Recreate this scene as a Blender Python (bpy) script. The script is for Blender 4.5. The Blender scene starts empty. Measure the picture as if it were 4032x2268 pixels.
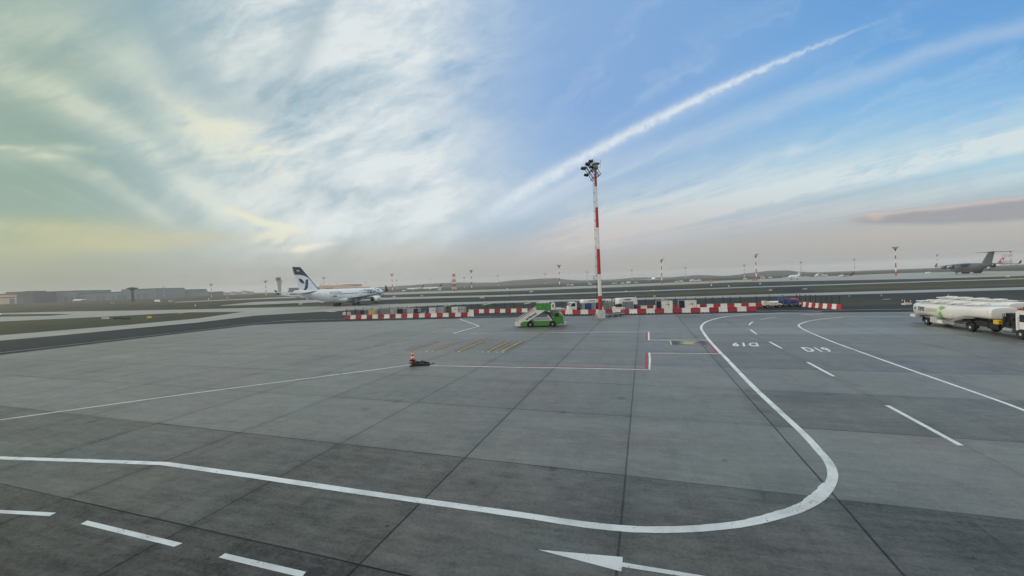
import bpy, math, random
from mathutils import Vector, Matrix
random.seed(7)
R = math.radians
scene = bpy.context.scene
COL = scene.collection

# ------------------------------------------------------------------ camera
PW, PH, FPX = 4032.0, 2268.0, 1560.0          # photograph pixels, focal length in pixels
PITCH, ROLL, CAMH = 19.0 / 1560.0, 0.039, 7.5
cp, sp, cr, sr = math.cos(PITCH), math.sin(PITCH), math.cos(ROLL), math.sin(ROLL)
cam_d = bpy.data.cameras.new('camera'); cam = bpy.data.objects.new('camera', cam_d); COL.objects.link(cam)
cam_d.sensor_width = 36.0; cam_d.lens = FPX / PW * 36.0
cam_d.clip_start = 0.05; cam_d.clip_end = 30000
fwd = Vector((0, cp, -sp)); up0 = Vector((0, sp, cp)); rt0 = Vector((1, 0, 0))
rt = cr * rt0 - sr * up0; up = sr * rt0 + cr * up0
m3 = Matrix((rt, up, -fwd)).transposed()
cam.matrix_world = Matrix.Translation((0, 0, CAMH)) @ m3.to_4x4()
scene.camera = cam

def ray(px, py):
    x = px - PW / 2; y = PH / 2 - py
    xr = cr * x + sr * y; yr = -sr * x + cr * y
    return Vector((xr, FPX * cp + yr * sp, -FPX * sp + yr * cp))
def gp(px, py, z=0.0):                          # surveyed ground position of a point seen in the photograph
    d = ray(px, py); t = (z - CAMH) / d.z
    return Vector((d.x * t, d.y * t, z))
def at(px, py, Y):                              # the point at depth Y
    d = ray(px, py); t = Y / d.y
    return Vector((d.x * t, Y, CAMH + d.z * t))
def pq(px, py):
    d = ray(px, py); return d.x / d.y, d.z / d.y

def lin(c):
    return c / 12.92 if c <= 0.04045 else ((c + 0.055) / 1.055) ** 2.4
def rgb(r, g, b, a=1.0):
    return (lin(r / 255), lin(g / 255), lin(b / 255), a)

# ------------------------------------------------------------------ view, exposure
scene.view_settings.view_transform = 'Standard'; scene.view_settings.look = 'None'
scene.view_settings.exposure = 0.0; scene.view_settings.gamma = 1.0
scene.view_settings.use_curve_mapping = False
scene.cycles.max_bounces = 6; scene.cycles.volume_bounces = 1
scene.cycles.use_denoising = True

# ------------------------------------------------------------------ sun
SUN_AZ, SUN_EL = -82.0, 9.0                     # degrees from +Y towards +X, elevation
sd = bpy.data.lights.new('sun', 'SUN'); sd.energy = 1.0; sd.angle = R(12); sd.color = (1.0, 0.80, 0.56)
sun = bpy.data.objects.new('sun', sd); COL.objects.link(sun)
sdir = Vector((math.sin(R(SUN_AZ)) * math.cos(R(SUN_EL)), math.cos(R(SUN_AZ)) * math.cos(R(SUN_EL)), math.sin(R(SUN_EL))))
sun.rotation_euler = sdir.to_track_quat('Z', 'Y').to_euler(); sun.location = (-60, 20, 60)

# ------------------------------------------------------------------ node expressions
class X:
    def __init__(s, nt, v): s.nt = nt; s.v = v
    def _m(s, op, *a, clamp=False):
        n = s.nt.nodes.new('ShaderNodeMath'); n.operation = op; n.use_clamp = clamp
        for i, q in enumerate((s,) + a):
            q = q.v if isinstance(q, X) else q
            if isinstance(q, (int, float)): n.inputs[i].default_value = q
            else: s.nt.links.new(q, n.inputs[i])
        return X(s.nt, n.outputs[0])
    def __add__(s, o): return s._m('ADD', o)
    def __radd__(s, o): return s._m('ADD', o)
    def __sub__(s, o): return s._m('SUBTRACT', o)
    def __rsub__(s, o): return (s * -1.0) + o
    def __mul__(s, o): return s._m('MULTIPLY', o)
    __rmul__ = __mul__
    def __truediv__(s, o): return s._m('DIVIDE', o)
    def mx(s, o): return s._m('MAXIMUM', o)
    def mn(s, o): return s._m('MINIMUM', o)
    def ab(s): return s._m('ABSOLUTE')
    def floor(s): return s._m('FLOOR')
    def fract(s): return s._m('FRACT')
    def exp(s): return s._m('EXPONENT')
    def log(s): return s._m('LOGARITHM', math.e)
    def pw(s, o): return s._m('POWER', o)
    def clamp(s): return s._m('ADD', 0.0, clamp=True)
    def lt(s, o): return s._m('LESS_THAN', o)
    def gauss(s, w): return ((s * (1.0 / w)) * (s * (1.0 / w)) * -1.0).exp()
    def ss(s, a, b):
        n = s.nt.nodes.new('ShaderNodeMapRange'); n.interpolation_type = 'SMOOTHSTEP'
        s.nt.links.new(s.v, n.inputs[0]); n.inputs[1].default_value = a; n.inputs[2].default_value = b
        return X(s.nt, n.outputs[0])
def xyz(nt, x, y, z=0.0):
    n = nt.nodes.new('ShaderNodeCombineXYZ')
    for i, q in enumerate((x, y, z)):
        if isinstance(q, X): nt.links.new(q.v, n.inputs[i])
        else: n.inputs[i].default_value = q
    return n.outputs[0]
def noise(nt, vec, scale=1.0, detail=4.0, rough=0.55, dist=0.0):
    n = nt.nodes.new('ShaderNodeTexNoise'); n.inputs['Scale'].default_value = scale
    n.inputs['Detail'].default_value = detail; n.inputs['Roughness'].default_value = rough
    n.inputs['Distortion'].default_value = dist
    nt.links.new(vec, n.inputs['Vector']); return X(nt, n.outputs[0])
def white(nt, vec):
    n = nt.nodes.new('ShaderNodeTexWhiteNoise'); n.noise_dimensions = '3D'
    nt.links.new(vec, n.inputs['Vector']); return X(nt, n.outputs['Value'])
def mixc(nt, f, a, b, mode='MIX'):
    n = nt.nodes.new('ShaderNodeMix'); n.data_type = 'RGBA'; n.blend_type = mode
    for i, q in ((0, f), (6, a), (7, b)):
        if isinstance(q, X): nt.links.new(q.v, n.inputs[i])
        elif isinstance(q, (int, float)): n.inputs[i].default_value = q
        elif isinstance(q, tuple): n.inputs[i].default_value = q
        else: nt.links.new(q, n.inputs[i])
    return n.outputs[2]
def ramp(nt, f, stops):
    n = nt.nodes.new('ShaderNodeValToRGB'); nt.links.new(f.v, n.inputs[0])
    e = n.color_ramp.elements
    while len(e) < len(stops): e.new(0.5)
    for k, (p, c) in enumerate(stops): e[k].position = p; e[k].color = c
    return n.outputs[0]

# ------------------------------------------------------------------ sky
w = bpy.data.worlds.new('World'); scene.world = w; w.use_nodes = True
nt = w.node_tree; nt.nodes.clear()
tc = nt.nodes.new('ShaderNodeTexCoord'); sep = nt.nodes.new('ShaderNodeSeparateXYZ')
nt.links.new(tc.outputs['Generated'], sep.inputs[0])
dx, dy, dz = (X(nt, sep.outputs[i]) for i in range(3))
ya = dy.ab().mx(0.12)
p = (dx / ya).mx(-4.0).mn(4.0); q = (dz / ya).mx(0.0).mn(4.0)
qe = q.mn(0.80) * 1.25                          # 0..1 over the lower 37 degrees
def col_ramp(*st): return ramp(nt, qe, [(a * 1.25, rgb(*c)) for a, c in st])
left = col_ramp((0, (138,149,140)), (.05, (146,157,146)), (.11, (164,175,154)), (.16, (164,178,154)), (.24, (146,172,160)), (.40, (142,170,160)), (.55, (146,172,162)), (.78, (150,176,172)))  # green-yellow cast of the terminal glass is put into this sky colour
midl = col_ramp((0, (152,160,159)), (.05, (168,173,169)), (.08, (172,180,178)), (.135, (164,184,190)), (.32, (150,182,198)), (.50, (142,176,194)), (.62, (146,178,196)), (.78, (150,182,202)))
midr = col_ramp((0, (156,160,163)), (.05, (178,176,174)), (.085, (178,183,189)), (.15, (164,188,210)), (.30, (146,182,222)), (.45, (132,172,222)), (.60, (132,172,220)), (.78, (134,174,220)))
right = col_ramp((0, (148,154,160)), (.035, (168,169,170)), (.09, (186,182,178)), (.15, (178,192,198)), (.26, (158,204,226)), (.40, (132,188,232)), (.55, (108,168,224)), (.78, (98,154,214)))
base = mixc(nt, p.ss(-1.25, -0.55), left, midl)
base = mixc(nt, p.ss(-0.45, 0.15), base, midr)
base = mixc(nt, p.ss(0.2, 1.05), base, right)
# cirrus that runs in parallel bands away to one point of the horizon
P0 = pq(1330, 1140)[0]
s = (p - P0) / (q + 0.05); lr = (q + 0.05).log()
wob = noise(nt, xyz(nt, p * 2.2, q * 3.0), 1.6, 4, .6)
st1 = noise(nt, xyz(nt, s * 1.5 + wob * 0.9, lr * 0.9 + wob * .5, 3.1), 2.0, 7, .60, .3)
st2 = noise(nt, xyz(nt, s * 0.9 + wob * 0.6, lr * 0.55, 9.7), 2.6, 6, .58, .2)
puff = noise(nt, xyz(nt, p * 3.2 + q * 1.3, q * 7.0 - p * 1.1, 5.0), 1.5, 8, .60, .5)
soft = noise(nt, xyz(nt, p * 1.6 - q * .8, q * 2.6 + p * .8, 1.3), 1.4, 5, .5, .3)
def spot(px, py, wp, wq, ang=0.0):
    a, b = pq(px, py); c, s_ = math.cos(ang), math.sin(ang)
    u = (p - a) * c + (q - b) * s_; v = (q - b) * c - (p - a) * s_
    return (u.gauss(wp)) * (v.gauss(wq))
def curve(p0_, p1_, p2_):                        # quadratic q(p) through three points of the photograph
    (x0, y0), (x1, y1), (x2, y2) = pq(*p0_), pq(*p1_), pq(*p2_)
    c2 = ((y2 - y0) / (x2 - x0) - (y1 - y0) / (x1 - x0)) / (x2 - x1)
    c1 = (y1 - y0) / (x1 - x0) - c2 * (x1 - x0)
    d = p - x0
    return q - (d * c1 + d * d * c2 + y0)
wcol = mixc(nt, p.ss(-1.25, -0.35), rgb(204,214,194), rgb(230,237,238))
wcol = mixc(nt, p.ss(-0.1, 0.6), wcol, rgb(214,228,234))
lowpink = (q.ss(0.14, 0.045))
wcol = mixc(nt, lowpink * 0.75, wcol, rgb(200,194,190))
warm = mixc(nt, p.ss(-1.2, -0.2), rgb(216,222,196), rgb(244,243,228))
c = base
# broad white veil left of centre
veil = (spot(1300, 420, .33, .36, -.3) * 1.15 + spot(1300, 40, .34, .20) * .9 + spot(1500, 760, .30, .13) * .85 + spot(1050, 620, .22, .14) * .55).mn(1.0)
fpuff = noise(nt, xyz(nt, p * 5.0 + q * 2.0, q * 9.0 - p * 2.0, 8.0), 2.2, 8, .66, .4)
wx_ = noise(nt, xyz(nt, p * 1.7, q * 2.4, 21.0), 1.8, 5, .6) - .5; wy_ = noise(nt, xyz(nt, p * 1.7 + 7.0, q * 2.4, 33.0), 1.8, 5, .6) - .5
wa = p * .93 + q * .36 + wx_ * .16; wb = q * .93 - p * .36 + wy_ * .13
wisp = noise(nt, xyz(nt, wa * 2.6, wb * 8.5, 4.0), 1.6, 10, .60, .08)
wisp2 = noise(nt, xyz(nt, wa * 6.0, wb * 15.0, 14.0), 1.7, 9, .62, .12)
ridge = (1.0 - ((wisp - .5) * 2.0).ab()).pw(3.0)
vm = veil * (puff * .5 + soft * .65 + wisp * .8 + (wisp2 - .5) * .30 - .555).ss(0.0, .70)
c = mixc(nt, (vm * 1.15).mn(0.96), c, wcol)
c = mixc(nt, (veil * (wisp * 1.2 + wisp2 * .5 - .78).ss(.05, .5) * .45), c, rgb(234, 240, 242))
gap = curve((520, -60), (700, 260), (980, 420)).gauss(.075) * p.ss(-.30, -.5) * p.ss(-1.05, -.85) * q.ss(.12, .28)
c = mixc(nt, gap * (puff * .8 + .3).mn(1.0) * .65, c, rgb(146, 174, 186))
# left pale streaks falling towards the centre
b1 = curve((0, 290), (420, 480), (800, 760))
b2 = curve((0, 90), (500, 250), (900, 560))
b3 = curve((0, 600), (250, 640), (500, 760))
lm = (b1.gauss(.050) * 1.15 + b2.gauss(.09) * .65 + b3.gauss(.025) * .55) * p.ss(-.35, -.62) * q.ss(.10, .20)
lm = lm * (st2 * .6 + wisp * .9 - .25).ss(.15, .80)
c = mixc(nt, lm.mn(.85), c, wcol)
# thin streaks everywhere
g1 = (st1 - .5).ss(.0, .24) * (soft * 1.2 - .1).mn(1.0)
c = mixc(nt, g1 * q.ss(.03, .16) * .42, c, wcol)
# bands low on the right
rb = (curve((2100, 960), (2900, 800), (4032, 540)).gauss(.024) * 1.25 + curve((2000, 1010), (3000, 870), (4032, 690)).gauss(.022) * .5
      + curve((2200, 900), (3000, 640), (4032, 420)).gauss(.05) * .30 + curve((1900, 930), (2300, 850), (2900, 740)).gauss(.05) * .5)
rb = rb * p.ss(-.02, .22) * (st1 * .9 + wisp * .6 + (wisp2 - .5) * .4 - .25).ss(.12, .68) * 1.15
c = mixc(nt, rb.mn(.9), c, mixc(nt, q.ss(.10, .24), rgb(206,202,200), rgb(220,232,234)))
# two contrails
t1 = curve((1880, 862), (2660, 432), (3480, 78))
edge = noise(nt, xyz(nt, p * 9.0, q * 9.0, 2.0), 4.0, 5, .65)
edge2 = noise(nt, xyz(nt, p * 26.0, q * 26.0, 6.0), 3.0, 6, .7)
t1n = t1 + (edge - .5) * .022 + (edge2 - .5) * .016
wid = (p.ss(1.0, .2) * .0095 + p.ss(.28, -.12) * .010 + .0042)
tm = ((t1n / wid) * (t1n / wid) * -1.0).exp() * p.ss(-.13, .03) * p.ss(1.06, .50) * (edge * 1.5 + .12).mn(1.0)
tm2 = (t1 + .012).gauss(.028) * p.ss(-.2, .0) * p.ss(1.0, .5) * .28
t2 = curve((1900, 880), (2800, 500), (4032, 80)) + .012
t2n = t2 + (wob - .5) * .06
tm3 = t2n.gauss(.025) * p.ss(-.15, .1) * (st1 * .8 + wisp * .5 + .1).mn(1.0) * .55
t3 = curve((1980, 860), (2180, 760), (2420, 620)) + (edge - .5) * .015
tm4 = t3.gauss(.016) * p.ss(-.05, .05) * p.ss(.32, .16) * .45
c = mixc(nt, tm3, c, rgb(196,214,232))
c = mixc(nt, tm4, c, rgb(222,230,236))
c = mixc(nt, tm2, c, rgb(200,218,236))
c = mixc(nt, tm.mn(.92), c, rgb(224,234,242))
# bright spots lit from behind
bs = (spot(830, 520, .10, .040, -.30) * .75 + spot(960, 580, .13, .06, -.3) * .7 + spot(1010, 880, .085, .018, -.35) * 1.0 + spot(1060, 935, .06, .02, -.1) * .8
      + spot(1180, 980, .06, .010) * .75 + spot(330, 590, .07, .012, -.15) * .5 + spot(100, 585, .06, .008) * .35)
bs = bs * (wisp * 1.6 + (wisp2 - .5) * 1.3 - .38).ss(.1, .75)
c = mixc(nt, (bs * 1.35).mn(.96), c, warm)
# crisp hooked wisps lit from behind
def wline(a, b_, c_, w_, x0, x1): k_ = curve(a, b_, c_) + (wisp2 - .5) * .022 + wx_ * .02; return k_.gauss(w_) * p.ss(pq(x0, 900)[0] - .02, pq(x0, 900)[0] + .06) * p.ss(pq(x1, 900)[0] + .03, pq(x1, 900)[0] - .08)
wl = (wline((870, 812), (960, 850), (1190, 908), .011, 865, 1200) * 1.25 + wline((980, 948), (1090, 912), (1200, 905), .010, 985, 1180) * .9 + wline((980, 950), (1060, 935), (1130, 930), .008, 985, 1150) * 1.1
      + wline((1130, 985), (1200, 972), (1330, 962), .006, 1140, 1330) * 1.1 + wline((560, 300), (680, 410), (960, 560), .020, 600, 960) * .40 + wline((700, 420), (860, 500), (1020, 520), .020, 720, 1010) * .55
      + wline((0, 582), (60, 584), (130, 592), .006, -60, 130) * .7 + wline((105, 612), (200, 610), (300, 630), .009, 110, 310) * .7 + wline((350, 705), (430, 690), (490, 740), .016, 360, 490) * .5)
c = mixc(nt, (wl * (wisp2 * .9 + .45)).mn(.95), c, warm)
yl = (spot(100, 895, .34, .020, -.06) * 1.0 + spot(480, 960, .26, .022, -.02) * 1.0 + spot(650, 935, .2, .010, -.03) * .7 + spot(1500, 985, .3, .012, .03) * .35)
c = mixc(nt, (yl * (wisp * 1.2 + puff * .5 - .35).ss(.05, .6) * .8).mn(.7), c, mixc(nt, p.ss(-1.2, -.4), rgb(198,198,156), rgb(204,196,180)))
# small mauve cloud low on the right, pink edge on top
ctop = curve((3380, 848), (3700, 814), (4032, 776)) + (wisp2 - .5) * .016 + (puff - .5) * .012
cbot = curve((3380, 884), (3700, 884), (4032, 868)) + (wisp - .5) * .012
pe0, pe1 = pq(3300, 860)[0], pq(3450, 860)[0]
cfade = p.ss(pe0, pe1)
cb = ctop.ss(.010, -.008) * cbot.ss(-.006, .010) * cfade * .88
ce = (ctop + .002).gauss(.006) * cfade * .75
c = mixc(nt, cb, c, rgb(154, 154, 162))
c = mixc(nt, ce, c, rgb(206, 194, 190))
c = mixc(nt, spot(3445, 856, .022, .009) * (wisp2 + .35).mn(1.0) * .75, c, rgb(216, 194, 184))
c = mixc(nt, spot(3135, 597, .028, .018, .35) * (wisp2 * 1.4 - .1).mn(1.0) * .8, c, rgb(214, 228, 238))
# unseen sky overhead and behind the terminal: bright neutral white added as fill light
c = mixc(nt, q.ss(.85, 1.6), c, (1.06, 1.10, 1.08, 1))
c = mixc(nt, dy.ss(.0, -.25), c, (.95, .94, .90, 1))
# the physical sky, mixed with the cloud picture above
sky = nt.nodes.new('ShaderNodeTexSky'); sky.sky_type = 'NISHITA'; sky.sun_disc = False
sky.sun_elevation = R(SUN_EL); sky.sun_rotation = R(SUN_AZ); sky.dust_density = 2.0; sky.air_density = 1.2
skb = mixc(nt, 1.0, sky.outputs[0], (.10, .10, .10, 1), 'MULTIPLY')
c = mixc(nt, 0.94, skb, c)
bg = nt.nodes.new('ShaderNodeBackground'); bg.inputs[1].default_value = 1.0
nt.links.new(c, bg.inputs[0])
wo = nt.nodes.new('ShaderNodeOutputWorld'); nt.links.new(bg.outputs[0], wo.inputs[0])
w.cycles.sampling_method = 'MANUAL'; w.cycles.sample_map_resolution = 512

# ------------------------------------------------------------------ materials
MATS = {}
def mat(name, color, rough=0.6, metal=0.0, var=0.12, scale=1.5, emit=None, spec=0.5, alpha=1.0, coat=0.0, each=0.0):
    if name in MATS: return MATS[name]
    m = bpy.data.materials.new(name); m.use_nodes = True; MATS[name] = m
    t = m.node_tree; b = t.nodes['Principled BSDF']
    b.inputs['Roughness'].default_value = rough; b.inputs['Metallic'].default_value = metal
    b.inputs['Specular IOR Level'].default_value = spec
    if coat: b.inputs['Coat Weight'].default_value = coat
    if var > 0:
        tcn = t.nodes.new('ShaderNodeTexCoord')
        vec = tcn.outputs['Object']
        if each:
            oi = t.nodes.new('ShaderNodeObjectInfo'); rnd_ = X(t, oi.outputs['Random']); va = t.nodes.new('ShaderNodeVectorMath'); va.operation = 'ADD'
            t.links.new(vec, va.inputs[0]); t.links.new(xyz(t, rnd_ * 37.0, rnd_ * 61.0, rnd_ * 13.0), va.inputs[1]); vec = va.outputs[0]
        n = noise(t, vec, scale, 6, .62); n2 = noise(t, vec, scale * 7, 3, .6)
        k = ((n - .5) * (2.2 * var) + (n2 - .5) * (1.0 * var) + 1.0)
        if each: k = k * (1.0 + (rnd_ - .6) * each)
        cc = mixc(t, 1.0, color, xyz(t, k, k, k), 'MULTIPLY')
        t.links.new(cc, b.inputs['Base Color'])
        t.links.new(((n - .5) * .25 + rough).clamp().v, b.inputs['Roughness'])
    else: b.inputs['Base Color'].default_value = color
    if emit:
        b.inputs['Emission Color'].default_value = emit[0]; b.inputs['Emission Strength'].default_value = emit[1]
    if alpha < 1: b.inputs['Alpha'].default_value = alpha
    return m

M_white = mat('white_paint', rgb(226, 228, 228), .35, var=.09)
M_dirtywhite = mat('dirty_white_paint', rgb(206, 204, 196), .5, var=.14, scale=2.5)
M_cream = mat('cream_paint', rgb(214, 206, 188), .4, var=.08)
M_red = mat('red_plastic', rgb(158, 34, 44), .5, var=.22, scale=1.8, each=.40)
M_bwhite = mat('white_plastic', rgb(230, 228, 224), .5, var=.16, scale=1.8, each=.22)
M_mred = mat('mast_red', rgb(172, 28, 30), .4, var=.15, scale=.8)
M_mwhite = mat('mast_white', rgb(220, 222, 220), .4, var=.10, scale=.8)
M_green = mat('green_paint', rgb(68, 144, 58), .38, var=.16)
M_dgreen = mat('dark_green_paint', rgb(24, 66, 28), .4, var=.08)
M_steel = mat('galvanised_steel', rgb(128, 134, 136), .45, .6, var=.15, scale=4)
M_dsteel = mat('dark_steel', rgb(52, 56, 60), .5, .3, var=.15, scale=4)
M_alu = mat('aluminium', rgb(170, 174, 176), .38, .55, var=.14, scale=3)
M_black = mat('black_rubber', rgb(22, 23, 24), .75, var=.2, scale=6)
M_blackpl = mat('black_plastic', rgb(30, 31, 33), .55, var=.2, scale=6)
M_glass = mat('dark_glass', rgb(34, 42, 50), .08, var=0, spec=.8)
M_grey = mat('grey_paint', rgb(150, 154, 154), .5, var=.1)
M_lgrey = mat('light_grey_paint', rgb(182, 186, 188), .45, var=.08)
M_cab = mat('cabinet_grey', rgb(198, 206, 210), .4, var=.06)
M_blue = mat('blue_panel', rgb(34, 62, 124), .45, var=.12)
M_dblue = mat('dark_blue_paint', rgb(28, 36, 62), .4, var=.1)
M_navy = mat('navy_livery', rgb(50, 60, 82), .4, var=.06)
M_bluetarp = mat('blue_tarpaulin', rgb(24, 48, 98), .55, var=.3, scale=3)
M_redtarp = mat('red_tarpaulin', rgb(184, 34, 54), .55, var=.2, scale=3)
M_blacktarp = mat('black_tarpaulin', rgb(24, 30, 38), .5, var=.3, scale=5)
M_orange = mat('cone_orange', rgb(216, 62, 36), .5, var=.1, scale=6)
M_reflect = mat('reflective_white', rgb(230, 230, 226), .4, var=.06, scale=8)
M_yellow = mat('yellow_paint', rgb(214, 178, 40), .5, var=.1)
M_signy = mat('yellow_sign', rgb(226, 206, 60), .4, var=.05)
M_skin = mat('aircraft_white', rgb(222, 228, 232), .28, var=.035, scale=.35, coat=.3)
M_acgrey = mat('aircraft_grey', rgb(150, 158, 162), .4, var=.08, scale=.5)
M_wing = mat('wing_grey', rgb(160, 168, 172), .4, var=.08, scale=.6)
M_mil = mat('military_grey', rgb(76, 82, 84), .55, var=.14, scale=.3)
M_mild = mat('military_dark_grey', rgb(58, 64, 68), .55, var=.14, scale=.3)
M_wrap = mat('clear_plastic_wrap', rgb(176, 176, 168), .22, var=.35, scale=2.2, coat=.5)
M_gwrap = mat('grey_plastic_wrap', rgb(120, 126, 126), .3, var=.4, scale=2.0, coat=.4)
M_glintwrap = mat('golden_glint_wrap', rgb(214, 178, 120), .16, .2, var=.4, scale=2.0, coat=.6)  # cream wrap with the golden glint of the low sun put into its colour
M_uld = mat('scuffed_aluminium', rgb(158, 160, 156), .45, .35, var=.22, scale=1.6)
M_tank = mat('tank_white', rgb(222, 224, 222), .3, var=.06, scale=.8, coat=.3)
M_letter = mat('dark_lettering', rgb(44, 48, 62), .5, var=.05)
M_lettergreen = mat('pale_green_lettering', rgb(196, 202, 176), .5, var=.04)
M_leaf = mat('leaf_green_print', rgb(132, 190, 88), .5, var=.05)
M_blueletter = mat('blue_lettering', rgb(36, 118, 150), .5, var=.05)

# ------------------------------------------------------------------ mesh building
class MB:
    def __init__(s): s.v = []; s.f = []; s.mi = []; s.cur = 0
    def add(s, vs, fs):
        o = len(s.v); s.v += [tuple(a) for a in vs]
        for f in fs: s.f.append([i + o for i in f]); s.mi.append(s.cur)
        return s
    def mat(s, i): s.cur = i; return s
    def box(s, c, d, rot=None, taper=1.0):
        hx, hy, hz = d[0] / 2, d[1] / 2, d[2] / 2
        vs = [Vector((x * (taper if z > 0 else 1), y * (taper if z > 0 else 1), z)) for z in (-hz, hz) for x, y in ((-hx, -hy), (hx, -hy), (hx, hy), (-hx, hy))]
        if rot: vs = [rot @ v for v in vs]
        c = Vector(c)
        return s.add([v + c for v in vs], [(3, 2, 1, 0), (4, 5, 6, 7), (0, 1, 5, 4), (1, 2, 6, 5), (2, 3, 7, 6), (3, 0, 4, 7)])
    def bar(s, a, b, wx, wz=None):              # square bar from a to b
        wz = wz or wx; a, b = Vector(a), Vector(b); d = b - a
        q_ = d.to_track_quat('X', 'Z').to_matrix()
        return s.box((a + b) / 2, (d.length, wx, wz), q_)
    def cyl(s, a, b, r0, r1=None, n=12, cap=True):
        r1 = r0 if r1 is None else r1; a, b = Vector(a), Vector(b)
        q_ = (b - a).to_track_quat('Z', 'Y').to_matrix(); vs = []
        for c, r in ((a, r0), (b, r1)):
            for i in range(n):
                t = 2 * math.pi * i / n; vs.append(c + q_ @ Vector((r * math.cos(t), r * math.sin(t), 0)))
        fs = [(i, (i + 1) % n, n + (i + 1) % n, n + i) for i in range(n)]
        if cap: fs += [tuple(range(n - 1, -1, -1)), tuple(range(n, 2 * n))]
        return s.add(vs, fs)
    def tube(s, pts, r, n=6):
        for a, b in zip(pts, pts[1:]): s.cyl(a, b, r, r, n)
        return s
    def loft(s, rings, cap=True):
        n = len(rings[0]); vs = [v for r in rings for v in r]; fs = []
        for k in range(len(rings) - 1):
            for i in range(n):
                j = (i + 1) % n; fs.append((k * n + i, k * n + j, (k + 1) * n + j, (k + 1) * n + i))
        if cap: fs += [tuple(range(n - 1, -1, -1)), tuple(range((len(rings) - 1) * n, len(rings) * n))]
        return s.add(vs, fs)
    def prism(s, poly, y0, y1, axis='y'):       # outline in xz pushed along y (or xy along z, yz along x)
        def pt(a, b, t): return (a, t, b) if axis == 'y' else ((a, b, t) if axis == 'z' else (t, a, b))
        n = len(poly); vs = [pt(a, b, y0) for a, b in poly] + [pt(a, b, y1) for a, b in poly]
        fs = [(i, (i + 1) % n, n + (i + 1) % n, n + i) for i in range(n)]
        return s.add(vs, fs + [tuple(range(n - 1, -1, -1)), tuple(range(n, 2 * n))])
    def lathe(s, prof, c=(0, 0, 0), n=20, axis='z', cap=True):   # prof: (radius, height)
        rings = []
        for r, h in prof:
            ring = []
            for i in range(n):
                t = 2 * math.pi * i / n; a, b = max(r, 1e-4) * math.cos(t), max(r, 1e-4) * math.sin(t)
                ring.append(Vector(c) + (Vector((a, b, h)) if axis == 'z' else (Vector((h, a, b)) if axis == 'x' else Vector((b, h, a)))))
            rings.append(ring)
        return s.loft(rings, cap)
    def wheel(s, c, r, wd, axis='y', n=22):
        return s.lathe([(r * .62, -wd / 2), (r * .93, -wd / 2), (r, -wd * .32), (r, wd * .32), (r * .93, wd / 2), (r * .62, wd / 2)], c, n, axis)
    def rim(s, c, r, wd, axis='y', n=18):
        return s.lathe([(r * .1, -wd * .53), (r * .28, -wd * .53), (r * .34, -wd * .40), (r * .55, -wd * .44), (r * .625, -wd * .51), (r * .625, wd * .51), (r * .55, wd * .44), (r * .34, wd * .40), (r * .28, wd * .53), (r * .1, wd * .53)], c, n, axis)

def obj(name, mb, mats, parent=None, smooth=35, loc=None):
    me = bpy.data.meshes.new(name); me.from_pydata(mb.v, [], mb.f)
    mats = mats if isinstance(mats, (list, tuple)) else [mats]
    for m in mats: me.materials.append(m)
    if len(mats) > 1: me.polygons.foreach_set('material_index', mb.mi)
    me.update()
    import bmesh
    bm = bmesh.new(); bm.from_mesh(me); bmesh.ops.recalc_face_normals(bm, faces=bm.faces); bm.to_mesh(me); bm.free()
    if smooth: me.shade_smooth(); me.set_sharp_from_angle(angle=R(smooth))
    o = bpy.data.objects.new(name, me); COL.objects.link(o)
    if parent: o.parent = parent
    if loc is not None: o.location = loc
    return o
def tag(o, label, cat, group=None):
    o['label'] = label; o['category'] = cat
    if group: o['group'] = group
    return o
def thing(name, label, cat, loc=(0, 0, 0), rz=0.0, group=None):
    o = bpy.data.objects.new(name, None); COL.objects.link(o); o.empty_display_size = .5
    o.location = loc; o.rotation_euler = (0, 0, rz); return tag(o, label, cat, group)
def dup(root, loc, rz, label=None, group=None, scale=None):
    r = root.copy(); COL.objects.link(r); r.location = loc; r.rotation_euler = (0, 0, rz)
    if scale: r.scale = (scale,) * 3
    if label: r['label'] = label
    if group: r['group'] = group
    for ch in list(root.children):
        c_ = ch.copy(); COL.objects.link(c_); c_.parent = r
        for g in ch.children:
            d_ = g.copy(); COL.objects.link(d_); d_.parent = c_
    return r
def struct(name, mb, m, smooth=0):
    o = obj(name, mb, m, smooth=smooth); o['kind'] = 'structure'; return o
def text(name, body, size, m, parent, mtx, depth=.004, wrap=None, shear=0.0, bold=0.0, sx=1.0):
    cu = bpy.data.curves.new('t', 'FONT'); cu.body = body; cu.size = size; cu.shear = shear; cu.offset = bold
    cu.align_x = 'CENTER'; cu.align_y = 'CENTER'; cu.extrude = depth; cu.resolution_u = 3
    to = bpy.data.objects.new('t', cu); me = bpy.data.meshes.new_from_object(to)
    bpy.data.objects.remove(to)
    for v in me.vertices:
        co = mtx @ Vector((v.co.x * sx, v.co.y, v.co.z)); v.co = wrap(co) if wrap else co
    me.materials.clear(); me.materials.append(m); me.name = name
    o = bpy.data.objects.new(name, me); COL.objects.link(o)
    if parent: o.parent = parent
    return o
def plate_mtx(origin, xdir, ydir):              # text plane: x along xdir, y along ydir
    xd = Vector(xdir).normalized(); yd = Vector(ydir).normalized(); zd = xd.cross(yd)
    m = Matrix((xd, yd, zd)).transposed().to_4x4(); m.translation = Vector(origin); return m

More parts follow.
